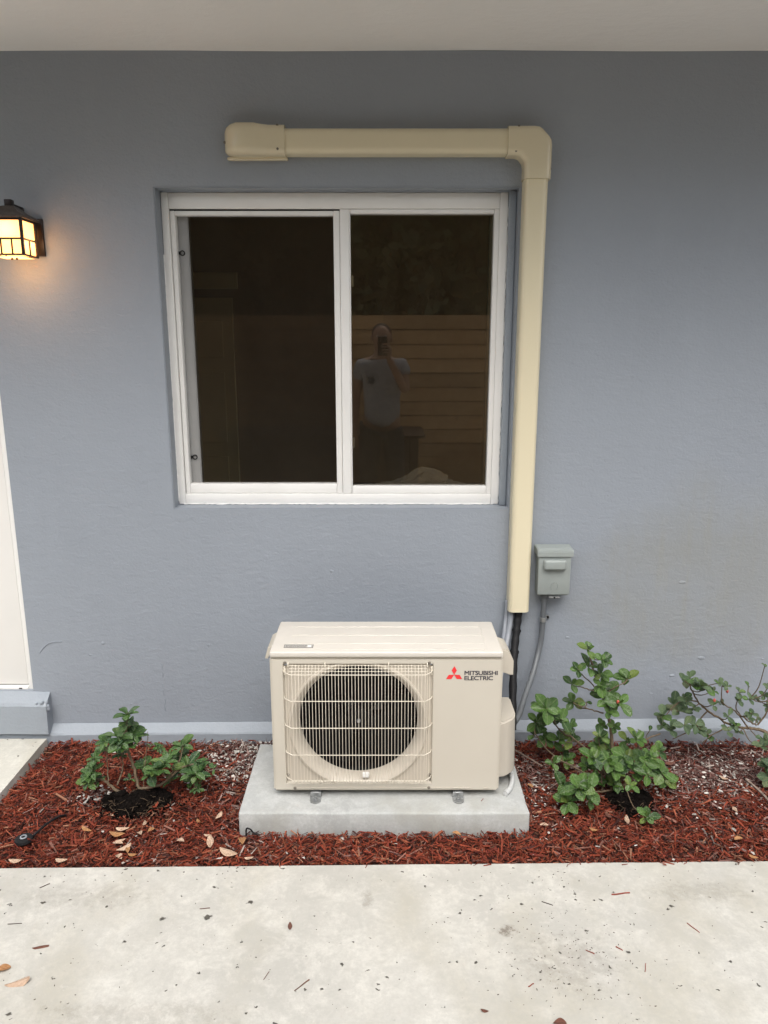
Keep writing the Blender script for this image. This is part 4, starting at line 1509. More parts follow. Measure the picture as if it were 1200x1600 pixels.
MIDDLE_STEMS = [
    (0.0075, [(0.872,-0.380,0.012), (0.864,-0.330,0.173), (0.852,-0.310,0.266), (0.825,-0.300,0.358), (0.791,-0.300,0.442), (0.765,-0.300,0.526)]),
    (0.0030, [(0.816,-0.300,0.375), (0.763,-0.300,0.386), (0.710,-0.300,0.403)]),
    (0.0030, [(0.829,-0.310,0.294), (0.776,-0.310,0.309), (0.712,-0.310,0.334)]),
    (0.0030, [(0.838,-0.300,0.369), (0.864,-0.310,0.397), (0.909,-0.310,0.425)]),
    (0.0025, [(0.794,-0.300,0.392), (0.747,-0.290,0.438), (0.731,-0.290,0.454)]),
    (0.0050, [(0.866,-0.380,0.029), (0.790,-0.300,0.120), (0.734,-0.280,0.168), (0.681,-0.270,0.197), (0.629,-0.270,0.279)]),
    (0.0040, [(0.866,-0.380,0.023), (0.657,-0.280,0.097), (0.583,-0.280,0.191)]),
    (0.0050, [(0.879,-0.380,0.023), (0.918,-0.380,0.128), (0.983,-0.330,0.185), (1.075,-0.250,0.174)]),
    (0.0040, [(0.881,-0.390,0.024), (0.933,-0.420,0.101), (1.033,-0.400,0.100)]),
    (0.0040, [(0.861,-0.390,0.018), (0.751,-0.460,0.053), (0.660,-0.500,0.062)]),
    (0.0030, [(0.816,-0.400,0.013), (0.815,-0.360,0.133), (0.809,-0.330,0.196)]),
]
LEFT_STEMS = [
    (0.0060, [(-0.889,-0.470,0.062), (-0.912,-0.440,0.137), (-0.933,-0.430,0.214), (-0.930,-0.430,0.316), (-0.922,-0.430,0.361)]),
    (0.0060, [(-0.888,-0.470,0.078), (-0.845,-0.460,0.077), (-0.803,-0.440,0.085), (-0.754,-0.420,0.125), (-0.712,-0.400,0.133)]),
    (0.0060, [(-0.955,-0.470,0.052), (-0.989,-0.460,0.077), (-1.033,-0.440,0.095), (-1.064,-0.430,0.099), (-1.063,-0.430,0.172)]),
    (0.0030, [(-1.003,-0.460,0.087), (-1.009,-0.440,0.147), (-1.009,-0.430,0.224)]),
    (0.0020, [(-0.880,-0.460,0.045), (-0.880,-0.400,0.170), (-0.878,-0.360,0.247)]),
    (0.0030, [(-0.966,-0.470,0.094), (-0.953,-0.440,0.147), (-0.957,-0.430,0.203)]),
    (0.0030, [(-0.803,-0.440,0.085), (-0.759,-0.400,0.144), (-0.756,-0.350,0.172)]),
]
RIGHT_STEMS = [
    (0.0090, [(1.538,-0.280,0.106), (1.511,-0.220,0.153), (1.474,-0.200,0.166), (1.421,-0.200,0.171)]),
    (0.0050, [(1.421,-0.200,0.171), (1.366,-0.200,0.185), (1.290,-0.200,0.234), (1.238,-0.200,0.277), (1.207,-0.200,0.325), (1.185,-0.200,0.372)]),
    (0.0030, [(1.367,-0.200,0.176), (1.308,-0.200,0.146), (1.258,-0.220,0.119)]),
    (0.0035, [(1.438,-0.200,0.176), (1.392,-0.180,0.233), (1.344,-0.170,0.266), (1.333,-0.170,0.334)]),
    (0.0035, [(1.473,-0.200,0.181), (1.436,-0.180,0.199), (1.401,-0.170,0.237), (1.404,-0.170,0.295)]),
    (0.0035, [(1.477,-0.200,0.185), (1.503,-0.200,0.229), (1.510,-0.200,0.282), (1.470,-0.200,0.282), (1.437,-0.200,0.301)]),
    (0.0030, [(1.272,-0.200,0.243), (1.196,-0.220,0.167), (1.133,-0.230,0.139)]),
    (0.0030, [(1.233,-0.200,0.282), (1.179,-0.200,0.291), (1.134,-0.200,0.258), (1.099,-0.200,0.205)]),
]


def leaf_mesh(name, mat, width=.62, curl=.15, fold=.10, tip=0.0, seed=0):
    """unit leaf along +y, base at the origin, obovate with a blunt tip"""
    rr = random.Random(seed)
    nl, nw = 8, 4
    V, F = [], []
    for i in range(nl + 1):
        t = i / nl
        w = width * .5 * (math.sin(math.pi * min(1, t ** 1.35 * .93 + .03)) ** .75)
        if i == 0: w = .025
        if i == nl: w = .06 if tip < .5 else .01
        for j in range(nw + 1):
            u = j / nw * 2 - 1
            V.append((u * w, t, abs(u) ** 1.3 * w * fold * 4 - curl * t * t + .02 * math.sin(5 * t + seed) * u))
    for i in range(nl):
        for j in range(nw):
            a = i * (nw + 1) + j
            F.append((a, a + 1, a + nw + 2, a + nw + 1))
    me = bpy.data.meshes.new(name)
    me.from_pydata(V, [], F)
    me.materials.append(mat)
    for p in me.polygons: p.use_smooth = True
    return me


LEAVES = {}
for key, mat in (('g', M['leaf']), ('b', M['leaf_blue']), ('d', M['leaf_dusty'])):
    LEAVES[key] = [leaf_mesh('leaf', mat, w, c, f, 0, s) for s, (w, c, f) in enumerate(((.70, .12, .10), (.62, .22, .08), (.66, .02, .14), (.58, -.06, .12)))]
SLIM = [leaf_mesh('leaf', M['leaf_blue'], w, c, f, 1, s + 9) for s, (w, c, f) in enumerate(((.44, .12, .14), (.40, .05, .18), (.48, .2, .10)))]


def put_leaf(me, parent, base, d, up, L):
    d = d.normalized()
    s = d.cross(up)
    if s.length < 1e-4: s = d.orthogonal()
    s.normalize()
    n = s.cross(d)
    m3 = Matrix((s, d, n)).transposed()
    o = bpy.data.objects.new('leaf', me)
    o.matrix_local = Matrix.Translation(Vector(base) - parent.location) @ (m3 * L).to_4x4()
    col.objects.link(o)
    o.parent = parent
    return o


def rosette(parent, p, k, meshes, rnd, L0, face, nlo=5, nhi=7):
    """leaves spread round a twig tip; face = the way the rosette looks"""
    ax = Vector(face) + Vector((rnd.uniform(-.35, .35), rnd.uniform(-.35, .35), rnd.uniform(-.1, .35)))
    ax.normalize()
    a = ax.orthogonal().normalized(); b = ax.cross(a)
    n = rnd.randint(nlo, nhi) if k > .55 else rnd.randint(1, 3)
    ph = rnd.uniform(0, 6.28)
    for i in range(n):
        inner = (i >= n - 2 and n > 4)
        an = ph + i * 2.399
        tilt = rnd.uniform(.05, .45) if not inner else rnd.uniform(.7, 1.2)
        d = (a * math.cos(an) + b * math.sin(an)) * math.cos(tilt) + ax * math.sin(tilt)
        d.z = max(d.z, -.55)
        L = L0 * min(1.25, k) * rnd.uniform(.66, 1.15) * (.72 if inner else 1)
        base = Vector(p) - ax * rnd.uniform(0, .010)
        # keep tips out of the wall and off the ground
        tipp = base + d.normalized() * L
        if tipp.y > -.035: d.y = -abs(d.y)
        if tipp.z < .02: d.z = abs(d.z) * .4 + .1
        put_leaf(rnd.choice(meshes), parent, base, d, ax, L)


def shrub(name_label, loc, clusters, stems, meshes, seed, L0, face, nl=(5, 7), stemmat=None):
    root = empty('shrub', loc, name_label, 'shrub')
    rnd = random.Random(seed)
    segs = []
    bm = bmesh.new()
    for r_, pts in stems:
        P = spline(pts, 6)
        for i, q in enumerate(P):
            P[i] = q + Vector((rnd.uniform(-.0015, .0015),) * 3)
        tube(bm, P, [r_ * (1 - .5 * i / len(P)) for i in range(len(P))], 7)
        segs += P
    for (x, y, z, k) in clusters:
        c = Vector((x, y, z))
        # hook the rosette up to the nearest wood below or beside it
        best = min(segs, key=lambda q: (q - c).length + (.08 if q.z > c.z + .01 else 0))
        dd = (best - c).length
        if dd > .012:
            mid = (best + c) / 2 + Vector((rnd.uniform(-.01, .01), rnd.uniform(-.01, .01), -.15 * dd))
            tube(bm, spline([best, mid, c], 4), [.0022, .0021, .0020, .0020, .0019, .0018, .0017, .0016, .0015][:9], 6)
    finish(bm, 'stem', stemmat or M['stem'], root, smooth=60)
    for (x, y, z, k) in clusters:
        rosette(root, (x, y, z), k, meshes, rnd, L0, face, *nl)
    return root


mid_shrub = shrub('tall green shrub with round glossy leaves right of the air conditioner', (.872, -.38, 0), MIDDLE_CLUSTERS, MIDDLE_STEMS, LEAVES['g'], 5, .052, (0, -.55, .65), (5, 7))
left_shrub = shrub('small green shrub with its black root ball showing in the mulch at left', (-.90, -.47, 0), LEFT_CLUSTERS, LEFT_STEMS, SLIM + LEAVES['b'][:1], 8, .050, (0, -.35, .9), (7, 10))
right_shrub = shrub('sprawling dusty green shrub with bare brown branches at the right edge', (1.538, -.28, 0), RIGHT_CLUSTERS, RIGHT_STEMS, LEAVES['d'] + LEAVES['g'][:1], 12, .044, (0, -.5, .7), (4, 6))
for sh, at_, rad in ((left_shrub, [(-.94, -.495, .018), (-.885, -.49, .022), (-.915, -.51, .022), (-.835, -.465, .010), (-.97, -.48, .010)], .055),
                     (mid_shrub, [(.885, -.425, -.022), (.945, -.44, -.024), (.91, -.47, -.03)], .060)):
    bm = bmesh.new()
    for c in at_:
        bmesh.ops.create_icosphere(bm, subdivisions=4, radius=rad, matrix=Matrix.Translation(c) @ Matrix.Diagonal((1.1, .9, .95, 1)))
    for v in bm.verts:
        v.co += Vector((mnoise.noise(v.co * 30), mnoise.noise(v.co * 30 + Vector((9, 0, 0))), mnoise.noise(v.co * 30 + Vector((0, 9, 0))))) * .016
        v.co += Vector((mnoise.noise(v.co * 120), mnoise.noise(v.co * 120 + Vector((9, 0, 0))), mnoise.noise(v.co * 120 + Vector((0, 9, 0))))) * .011
    finish(bm, 'root_ball', M['soil'], sh)
rr = random.Random(55)
bm = bmesh.new()
for i in range(900):
    if i < 600: x, y, b_ = rr.gauss(-.90, .085), rr.gauss(-.505, .045), .028
    else: x, y, b_ = rr.gauss(.91, .07), rr.gauss(-.46, .04), .018
    s = rr.uniform(.0015, .0048)
    r_ = bmesh.ops.create_icosphere(bm, subdivisions=1, radius=s, matrix=Matrix.Translation((x, y, bed_height(x, y) + b_ + rr.uniform(-.006, .006))) @ Matrix.Diagonal((rr.uniform(.7, 1.5), 1, rr.uniform(.5, 1), 1)))
o = finish(bm, 'soil_crumbs', M['soil'], smooth=None); o['kind'] = 'stuff'
# fine roots, crumbs and dead bits round the root balls
rr = random.Random(31)
bm = bmesh.new()
for i in range(260):
    if i < 190: c = Vector((-.90 + rr.gauss(0, .06), -.50 + rr.gauss(0, .035), .045 + rr.gauss(0, .014)))
    else: c = Vector((.91 + rr.gauss(0, .05), -.45 + rr.gauss(0, .03), .016 + rr.gauss(0, .004)))
    d = Vector((rr.uniform(-1, 1), rr.uniform(-1, .4), rr.uniform(-.9, .5))).normalized() * rr.uniform(.008, .030)
    tube(bm, [c, c + d * .5 + Vector((0, 0, rr.uniform(-.003, .003))), c + d], .0008, 4)
finish(bm, 'root_hairs', plain('root_fibre', (.09, .06, .035), .9, var=.5, scale=80), left_shrub)['kind'] = 'stuff'
# red fruit bud on two shrubs
for sh, c in ((mid_shrub, (.858, -.375, .372)), (right_shrub, (1.352, -.18, .318)), (right_shrub, (1.262, -.27, .325))):
    bm = bmesh.new()
    bmesh.ops.create_icosphere(bm, subdivisions=2, radius=.0055, matrix=Matrix.Translation(c) @ Matrix.Diagonal((1, 1, 1.4, 1)))
    finish(bm, 'bud', plain('red_bud', (.40, .07, .05), .5), sh, smooth=60)

# second plant hardly inside the frame at the right edge
edge_shrub = empty('shrub', (1.52, -.38, 0), 'tuft of dusty green leaves cut off by the right edge of the picture', 'shrub')
rnd = random.Random(77)
bm = bmesh.new()
for p in ((1.47, -.36, .10), (1.455, -.37, .06), (1.50, -.35, .15), (1.54, -.40, .12), (1.49, -.42, .07)):
    tube(bm, spline([(1.52, -.38, .0), ((1.52 + p[0]) / 2, -.375, p[2] * .6), p], 4), .003, 6)
    rosette(edge_shrub, p, 1, LEAVES['d'], rnd, .044, (-.2, -.5, .7), 4, 6)
finish(bm, 'stem', M['stem'], edge_shrub, smooth=60)

# ------------------------------------------------------------------ fallen leaves, twigs, little things on the ground
DRY = {}
for key in ('dry_pale', 'dry_orange', 'dry_brown'):
    DRY[key] = [leaf_mesh('fallen_leaf', M[key], w, c, f, 0, s) for s, (w, c, f) in enumerate(((.50, -.10, -.16), (.58, .14, .12), (.44, .06, -.22)))]


def fallen(x, y, L, yaw, key, v, label, z=None, tilt=0.0, group=None):
    o = bpy.data.objects.new('fallen_leaf', DRY[key][v])
    zz = (bed_height(x, y) + .030) if z is None else z
    o.matrix_world = Matrix.Translation((x, y, zz)) @ Matrix.Rotation(R(yaw), 4, 'Z') @ Matrix.Rotation(R(tilt), 4, 'X') @ Matrix.Scale(L, 4)
    col.objects.link(o)
    tag(o, label, 'leaf', group)
    return o


G1 = 'dry leaves fallen on the mulch'
FL = [
    (-.953, -.567, .034, 60, 'dry_pale', 1, 'pale curled leaf just left below the black root ball'),
    (-.830, -.619, .030, 10, 'dry_pale', 0, 'pale oval leaf upright beside an orange one below the root ball'),
    (-.805, -.655, .034, -30, 'dry_orange', 1, 'orange brown leaf touching the pale oval leaf below the root ball'),
    (-.875, -.632, .050, 95, 'dry_pale', 2, 'long thin cream leaf lying level below the left shrub'),
    (-.880, -.662, .058, 100, 'dry_orange', 0, 'large orange tan leaf under the long cream leaf'),
    (-.822, -.668, .036, 30, 'dry_pale', 1, 'pale pinkish leaf at the right end of the large orange leaf'),
    (-.868, -.690, .030, 120, 'dry_pale', 0, 'small pale leaf topmost of the three left of the pad'),
    (-.868, -.716, .042, 85, 'dry_pale', 1, 'pale leaf in the middle of the three left of the pad'),
    (-.880, -.748, .056, -65, 'dry_pale', 0, 'biggest pale leaf lowest of the three left of the pad'),
    (-.836, -.764, .030, 15, 'dry_orange', 1, 'orange leaf standing beside a rounder orange leaf near the walkway'),
    (-.805, -.768, .034, 80, 'dry_orange', 0, 'round orange leaf near the walkway edge below the left shrub'),
    (-.640, -.605, .034, 20, 'dry_orange', 2, 'narrow orange leaf standing left of the pad'),
    (-.591, -.580, .042, -20, 'dry_pale', 0, 'broad peach leaf near the left corner of the pad'),
    (-.584, -.668, .030, 90, 'dry_pale', 2, 'thin pale leaf lying just above the upright oval leaf'),
    (-.574, -.735, .054, 12, 'dry_pale', 0, 'large upright oval pale leaf left of the pad front'),
    (-.667, -.706, .038, 60, 'dry_pale', 1, 'folded greyish leaf between the shrub and the pad'),
    (-.470, -.715, .050, 8, 'dry_orange', 1, 'mustard leaf leaning on the front left corner of the pad'),
    (-.478, -.765, .072, 82, 'dry_pale', 0, 'long pale leaf below the front left corner of the pad'),
    (-.422, -.782, .034, 110, 'dry_pale', 2, 'small pale leaf right of the long pale leaf by the pad'),
    (-1.00, -.645, .046, 70, 'dry_orange', 2, 'dull orange leaf above the walkway left of the root ball'),
    (-1.02, -.795, .050, 75, 'dry_pale', 2, 'cream leaf half over the walkway edge at far left'),
    (-.845, -.795, .040, 40, 'dry_pale', 1, 'curled pale leaf touching the walkway under the left shrub'),
    (-1.165, -.797, .046, 95, 'dry_pale', 0, 'flat cream leaf on the walkway edge below the black emitter'),
    (.262, -.665, .036, 75, 'dry_orange', 1, 'orange leaf below the right half of the pad front'),
    (.733, -.640, .034, 60, 'dry_orange', 0, 'orange leaf in the red mulch right of the pad'),
    (.568, -.617, .034, 75, 'dry_pale', 1, 'pale round leaf just right of the pad corner'),
    (.560, -.385, .034, 30, 'dry_orange', 1, 'tan leaf beside the pad under the valve cover'),
    (.677, -.435, .036, 80, 'dry_orange', 0, 'brown tan leaf left below the tall shrub'),
    (.850, -.600, .046, -15, 'dry_pale', 2, 'greyish curled leaf right below the tall shrub'),
    (.812, -.560, .044, 40, 'dry_brown', 0, 'brown leaf left of the curled grey leaf below the tall shrub'),
    (1.253, -.545, .042, 20, 'dry_pale', 1, 'pale leaf with raised edge at right in the red mulch'),
    (1.318, -.330, .036, 60, 'dry_pale', 0, 'white oval leaf in the faded mulch at right'),
    (1.205, -.690, .036, 100, 'dry_orange', 1, 'orange leaf low in the red mulch at right'),
    (1.158, -.215, .056, 100, 'dry_brown', 2, 'long brown leaf in the faded mulch behind the tall shrub'),
    (1.210, -.788, .034, 60, 'dry_orange', 0, 'tan leaf at the walkway edge on the far right'),
]
for i, (x, y, L, yaw, key, v, lb) in enumerate(FL):
    fallen(x, y, L * .88, yaw + ((i * 37) % 17 - 8), key, v, lb, tilt=(i * 29) % 24 - 8, group=G1)
G2 = 'dry leaves on the walkway'
for x, y, L, yaw, key, v, lb in (
    (-.988, -1.272, .062, -75, 'dry_pale', 0, 'large tan leaf on the walkway near the left edge'),
    (-1.035, -1.232, .040, -60, 'dry_orange', 1, 'small orange leaf at the very left edge on the walkway'),
    (-.972, -1.150, .044, -75, 'dry_brown', 2, 'narrow brown leaf on the walkway above the tan one'),
    (-.268, -1.085, .026, 5, 'dry_brown', 0, 'small red brown leaf alone on the middle of the walkway'),
    (.415, -1.385, .034, -85, 'dry_brown', 1, 'dark brown leaf at the bottom edge of the walkway'),
    (.262, -1.350, .020, 80, 'dry_brown', 0, 'tiny brown leaf on the walkway bottom right of centre')):
    o = fallen(x, y, L, yaw, key, v, lb, z=.0285, tilt=3, group=G2)
# slivers of mulch that strayed on to the concrete
G3 = 'mulch slivers on the walkway'
rr = random.Random(14)
for x, y, L, w, yaw, c, lb in (
    (.719, -.940, .058, .009, 3, 'red', 'long red mulch sliver lying level on the walkway at right'),
    (.884, -1.075, .042, .004, -62, 'red', 'thin red mulch sliver pointing down on the walkway at right'),
    (.566, -1.162, .024, .005, -40, 'red', 'short red mulch sliver right of the pitted patch'),
    (-.214, -1.271, .050, .005, 42, 'brown', 'brown mulch sliver slanting on the walkway left of centre'),
    (-.530, -1.000, .030, .003, 4, 'brown', 'hair thin brown sliver on the walkway left of centre'),
    (-1.063, -1.060, .040, .0022, 2, 'dark', 'dark straight twig on the walkway at far left'),
    (-1.045, -.905, .030, .0035, 35, 'dark', 'short dark twig on the walkway near the mulch at left'),
    (-.311, -1.241, .028, .0022, 65, 'brown', 'fine brown sliver above the slanting brown one'),
    (.487, -.980, .034, .0025, -30, 'dark', 'dark twig on the walkway above the pitted patch'),
    (.700, -1.215, .030, .003, 65, 'red', 'fine reddish sliver right of the pitted patch'),
    (.383, -1.271, .018, .007, 20, 'red', 'stubby red mulch bit left of the pitted patch'),
    (.650, -1.150, .020, .005, -50, 'red', 'small red sliver below the long level one'),
    (.345, -.560, .016, .004, 50, 'red', 'tiny red mulch flake on top of the concrete pad')):
    bm = bmesh.new()
    box(bm, -L / 2, L / 2, -w / 2, w / 2, 0, .002)
    for v in bm.verts:
        if abs(v.co.x) > L * .4: v.co.y *= rr.uniform(.1, .7)
    bmesh.ops.subdivide_edges(bm, edges=[e for e in bm.edges if e.calc_length() > L * .5], cuts=3)
    for v in bm.verts: v.co.y += w * .3 * math.sin(v.co.x / L * 4)
    colr = {'red': (.24, .045, .025), 'brown': (.12, .05, .03), 'dark': (.05, .035, .025)}[c]
    mt = M.get('sl_' + c) or plain('sliver_' + c, colr, .8, var=.3, scale=80)
    M['sl_' + c] = mt
    o = finish(bm, 'mulch_sliver', mt)
    o.location = (x, y, .0255 if y < -.8 else .0915)
    o.rotation_euler = (0, 0, R(yaw))
    tag(o, lb, 'mulch sliver', G3 if y < -.8 else None)
# fine dark crumbs and sand on the walkway
bm = bmesh.new()
for i in range(420):
    if i < 230: x, y = rr.gauss(.50, .14), rr.gauss(-1.16, .13)
    elif i < 290: x, y = rr.uniform(-1.3, 1.5), rr.uniform(-.90, -.82)
    else: x, y = rr.uniform(-1.2, 1.4), rr.uniform(-1.45, -.84)
    if y > -.83: continue
    s = rr.uniform(.0007, .0020)
    r_ = bmesh.ops.create_cube(bm, size=1, matrix=Matrix.Translation((x, y, .0255)) @ Matrix.Rotation(rr.uniform(0, 3), 4, 'Z') @ Matrix.Diagonal((s * rr.uniform(.8, 3), s, s * .5, 1)))
finish(bm, 'crumbs', M['sl_dark'])['kind'] = 'stuff'

# irrigation emitter with its riser tube, front left
em = empty('drip_emitter', (-1.205, -.700, .01), 'round black drip emitter with pale grey ring at the end of a black tube', 'emitter')
bm = bmesh.new()
lathe(bm, [(0, .030), (.026, .030), (.030, .035), (.028, .042), (.014, .045), (0, .045)], (-1.205, -.700, 0), 'Z', 24, close=False)
finish(bm, 'disc', M['black_rubber'], em, smooth=35)
bm = bmesh.new()
lathe(bm, [(.0075, .0452), (.0115, .0460), (.0105, .0485), (.0075, .0488), (.007, .046)], (-1.205, -.700, 0), 'Z', 20, close=False)
finish(bm, 'ring', M['grey_cable'], em, smooth=40)
bm = bmesh.new()
tube(bm, spline([(-1.182, -.682, .036), (-1.165, -.63, .040), (-1.145, -.575, .034), (-1.13, -.54, .018)], 5), .0042, 8)
finish(bm, 'tube', M['black_rubber'], em, smooth=60)
# black wire hook at the pad corner
bm = bmesh.new()
tube(bm, spline([(-.470, -.655, .02), (-.466, -.66, .050), (-.452, -.662, .047), (-.445, -.66, .035), (-.425, -.665, .030)], 4), .0028, 6)
o = finish(bm, 'wire_hook', M['black_rubber'], smooth=60)
tag(o, 'bent piece of black wire poking up at the front left corner of the pad', 'wire')
# bare twigs lying in the mulch
for pts, r_, lb in (([(-.70, -.30, .035), (-.64, -.29, .045), (-.58, -.30, .04), (-.55, -.36, .035)], .0022, 'thin bare twig between the left shrub and the pad'),
                    ([(.50, -.12, .05), (.56, -.20, .05), (.62, -.26, .04)], .0032, 'grey stick behind the pad left of the tall shrub'),
                    ([(1.37, -.36, .045), (1.385, -.44, .045), (1.40, -.54, .035)], .0055, 'bleached grey stick lying at the right edge of the mulch')):
    bm = bmesh.new()
    tube(bm, spline(pts, 5), r_, 6)
    o = finish(bm, 'twig', plain('bleached_twig', (.20, .15, .12), .85, var=.4, scale=60), smooth=60)
    tag(o, lb, 'twig')

# crumpled clear bag on the sill inside the right pane
rr = random.Random(4)
bm = bmesh.new()
r_ = bmesh.ops.create_icosphere(bm, subdivisions=5, radius=1)
for v in bm.verts:
    p = v.co.copy()
    if p.z < -.1: p.z = -.1
    f = 1 + .42 * mnoise.noise(p * 2.4) + .22 * abs(mnoise.noise(p * 5.1 + Vector((3, 0, 0)))) + .07 * mnoise.noise(p * 14)
    hgt = .052 * math.exp(-((p.x - .15) / .42) ** 2) + .016
    v.co = Vector((.150 + p.x * .155 * f, .205 + p.y * .05 * f, 1.067 + max(0, p.z + .1) * hgt * f + abs(mnoise.noise(p * 8)) * .006))
bag = finish(bm, 'plastic_bag', M['film'], smooth=25)
tag(bag, 'crumpled clear plastic bag lying on the sill behind the right pane', 'plastic bag')

# ------------------------------------------------------------------ behind the camera: what the window reflects
FY = -4.75
fence = empty('fence', (0, FY, 0), 'horizontal cedar board fence reflected in the window', 'fence')
rr = random.Random(6)
for j in range(13):
    z0 = .05 + j * .1445
    for k in range(4):
        x0 = -6.0 + k * 3.0 + (1.1 if j % 2 else 0)
        bm = bmesh.new()
        box(bm, x0, x0 + 2.997, FY, FY + .016, z0, z0 + .1375, .001, 1)
        wob = rr.uniform(-.0015, .0015)
        for v in bm.verts:
            v.co.y += .012 * (1 - (v.co.z - z0) / .1375)          # lapped: the lower edge stands proud
            v.co.z += wob
        finish(bm, 'board', M['board'], fence)
bm = bmesh.new()
box(bm, -6, 6, FY - .0035, FY - .0015, .04, 1.90)  # black sheet added to stand in for shade in the board gaps
finish(bm, 'backing', M['black_rubber'], fence)
for k in range(7):
    bm = bmesh.new()
    box(bm, -6 + k * 2 - .045, -6 + k * 2 + .045, FY - .096, FY - .004, -.06, 1.90, .004)
    finish(bm, 'post', M['steel_fence_post'], fence)

tb = empty('timber_table', (-.55, -4.15, 0), 'low dark timber table standing before the fence in the window reflection', 'table')
bm = bmesh.new()
for k in range(5):
    box(bm, -1.55, .38, -4.50 + k * .15, -4.36 + k * .15, .795, .825, .004)
finish(bm, 'table_top', M['wood'], tb)
for x in (-1.45, .28):
    for y in (-4.45, -3.86):
        bm = bmesh.new()
        box(bm, x - .04, x + .04, y - .04, y + .04, -.06, .794, .004)
        finish(bm, 'leg', M['wood'], tb)
bm = bmesh.new()
box(bm, -1.40, .23, -3.83, -3.80, .15, .78, .003)
finish(bm, 'panel', M['wood'], tb)

bm = bmesh.new()
vs = [bm.verts.new(p) for p in ((.42, -4.55, -.06), (.60, -4.60, .50), (1.45, -4.66, .62), (1.60, -4.55, -.06))]
f = bm.faces.new(vs)
bmesh.ops.solidify(bm, geom=[f], thickness=.018)
o = finish(bm, 'plywood_sheet', M['board'])
tag(o, 'scrap plywood sheet leaning on the fence in the window reflection', 'plywood')


def leafy_tree(x, y, h, crx, cry, crz, cz, n, seed, label):
    rs = np.random.RandomState(seed)
    root = empty('tree', (x, y, -.06), label, 'tree', 'trees beyond the fence')
    bm = bmesh.new()
    tube(bm, spline([(x, y, -.06), (x + .05, y, h * .3), (x - .04, y + .05, h * .6), (x, y, h * .85)], 4), [.16 * (1 - .8 * i / 13) for i in range(13)], 9)
    for k in range(7):
        a = k * 0.9 + seed
        z = h * (.30 + .06 * k)
        tube(bm, spline([(x, y, z), (x + math.cos(a) * crx * .4, y + math.sin(a) * cry * .4, z + .4), (x + math.cos(a) * crx * .8, y + math.sin(a) * cry * .8, z + .9)], 3), [.05, .045, .04, .035, .03, .02, .012], 6)
    finish(bm, 'trunk', M['trunk'], root, smooth=60)
    ncl = 60
    cc = rs.normal(0, 1, (ncl, 3)); cc /= np.linalg.norm(cc, axis=1)[:, None]
    cc *= rs.uniform(.35, 1, (ncl, 1)) ** .5
    cc = cc * [crx, cry, crz] + [x, y, cz]
    idx = rs.randint(0, ncl, n)
    P = cc[idx] + rs.normal(0, .27, (n, 3)) * [crx / 1.3, cry / 1.3, crz / 1.6]
    V = np.zeros((n, 4, 3))
    A = rs.normal(0, 1, (n, 3)); A /= np.linalg.norm(A, axis=1)[:, None]
    B = np.cross(A, rs.normal(0, 1, (n, 3))); B /= np.linalg.norm(B, axis=1)[:, None]
    L = rs.uniform(.055, .115, (n, 1))
    V[:, 0] = P - A * L; V[:, 1] = P + B * L * .6; V[:, 2] = P + A * L; V[:, 3] = P - B * L * .6
    V = V.reshape(-1, 3) - np.array(root.location)
    me = bpy.data.meshes.new('crown')
    me.from_pydata(V.tolist(), [], [(4 * i, 4 * i + 1, 4 * i + 2, 4 * i + 3) for i in range(n)])
    me.materials.append(M['crown'])
    o = bpy.data.objects.new('crown', me)
    col.objects.link(o); o.parent = root


leafy_tree(-2.6, -6.6, 4.2, 1.5, 1.1, 1.5, 2.9, 24000, 1, 'leafy tree beyond the fence leftmost in the window reflection')
leafy_tree(-.2, -6.9, 4.6, 1.5, 1.1, 1.6, 3.0, 24000, 2, 'leafy tree beyond the fence in the middle of the window reflection')
leafy_tree(2.2, -6.5, 4.2, 1.5, 1.1, 1.5, 2.8, 24000, 3, 'leafy tree beyond the fence rightmost in the window reflection')
leafy_tree(1.0, -8.2, 5.2, 1.9, 1.2, 2.0, 3.4, 24000, 4, 'taller leafy tree behind the others in the window reflection')

# ------------------------------------------------------------------ the photographer, seen as a reflection
PY = -3.24
person = empty('person', (-.02, PY, .025), 'man in grey t-shirt and dark jeans holding up a phone, reflected in the window', 'person')


def skin_mesh(name, verts, edges, radii, mat, parent, root=0, sub=2):
    me = bpy.data.meshes.new(name)
    me.from_pydata([Vector(v) - root_loc(parent) for v in verts], edges, [])
    me.materials.append(mat)
    o = bpy.data.objects.new(name, me)
    col.objects.link(o); o.parent = parent
    md = o.modifiers.new('skin', 'SKIN')
    md.use_smooth_shade = True
    sv = me.skin_vertices[0].data
    for i, r_ in enumerate(radii):
        sv[i].radius = r_ if isinstance(r_, tuple) else (r_, r_)
        sv[i].use_root = (i == root)
    s = o.modifiers.new('sub', 'SUBSURF')
    s.levels = sub; s.render_levels = sub
    return o


X0 = -.02
# body: pelvis root, spine, neck, head, legs, arms (left arm hanging, right hand lifting the phone)
bv = [(X0, PY, .98), (X0, PY, 1.12), (X0, PY, 1.30), (X0, PY, 1.45), (X0, PY + .01, 1.55), (X0, PY + .02, 1.615), (X0, PY + .025, 1.69), (X0, PY + .015, 1.755),
      (X0 - .10, PY, .92), (X0 - .115, PY + .01, .52), (X0 - .12, PY - .01, .10), (X0 - .12, PY + .10, .055),
      (X0 + .10, PY, .92), (X0 + .125, PY + .01, .52), (X0 + .13, PY - .01, .10), (X0 + .135, PY + .10, .055),
      (X0 - .165, PY, 1.47), (X0 - .215, PY - .01, 1.22), (X0 - .225, PY + .05, .99), (X0 - .222, PY + .07, .93),
      (X0 + .165, PY, 1.47), (X0 + .20, PY + .08, 1.26), (X0 + .09, PY + .22, 1.47), (X0 + .055, PY + .262, 1.535)]
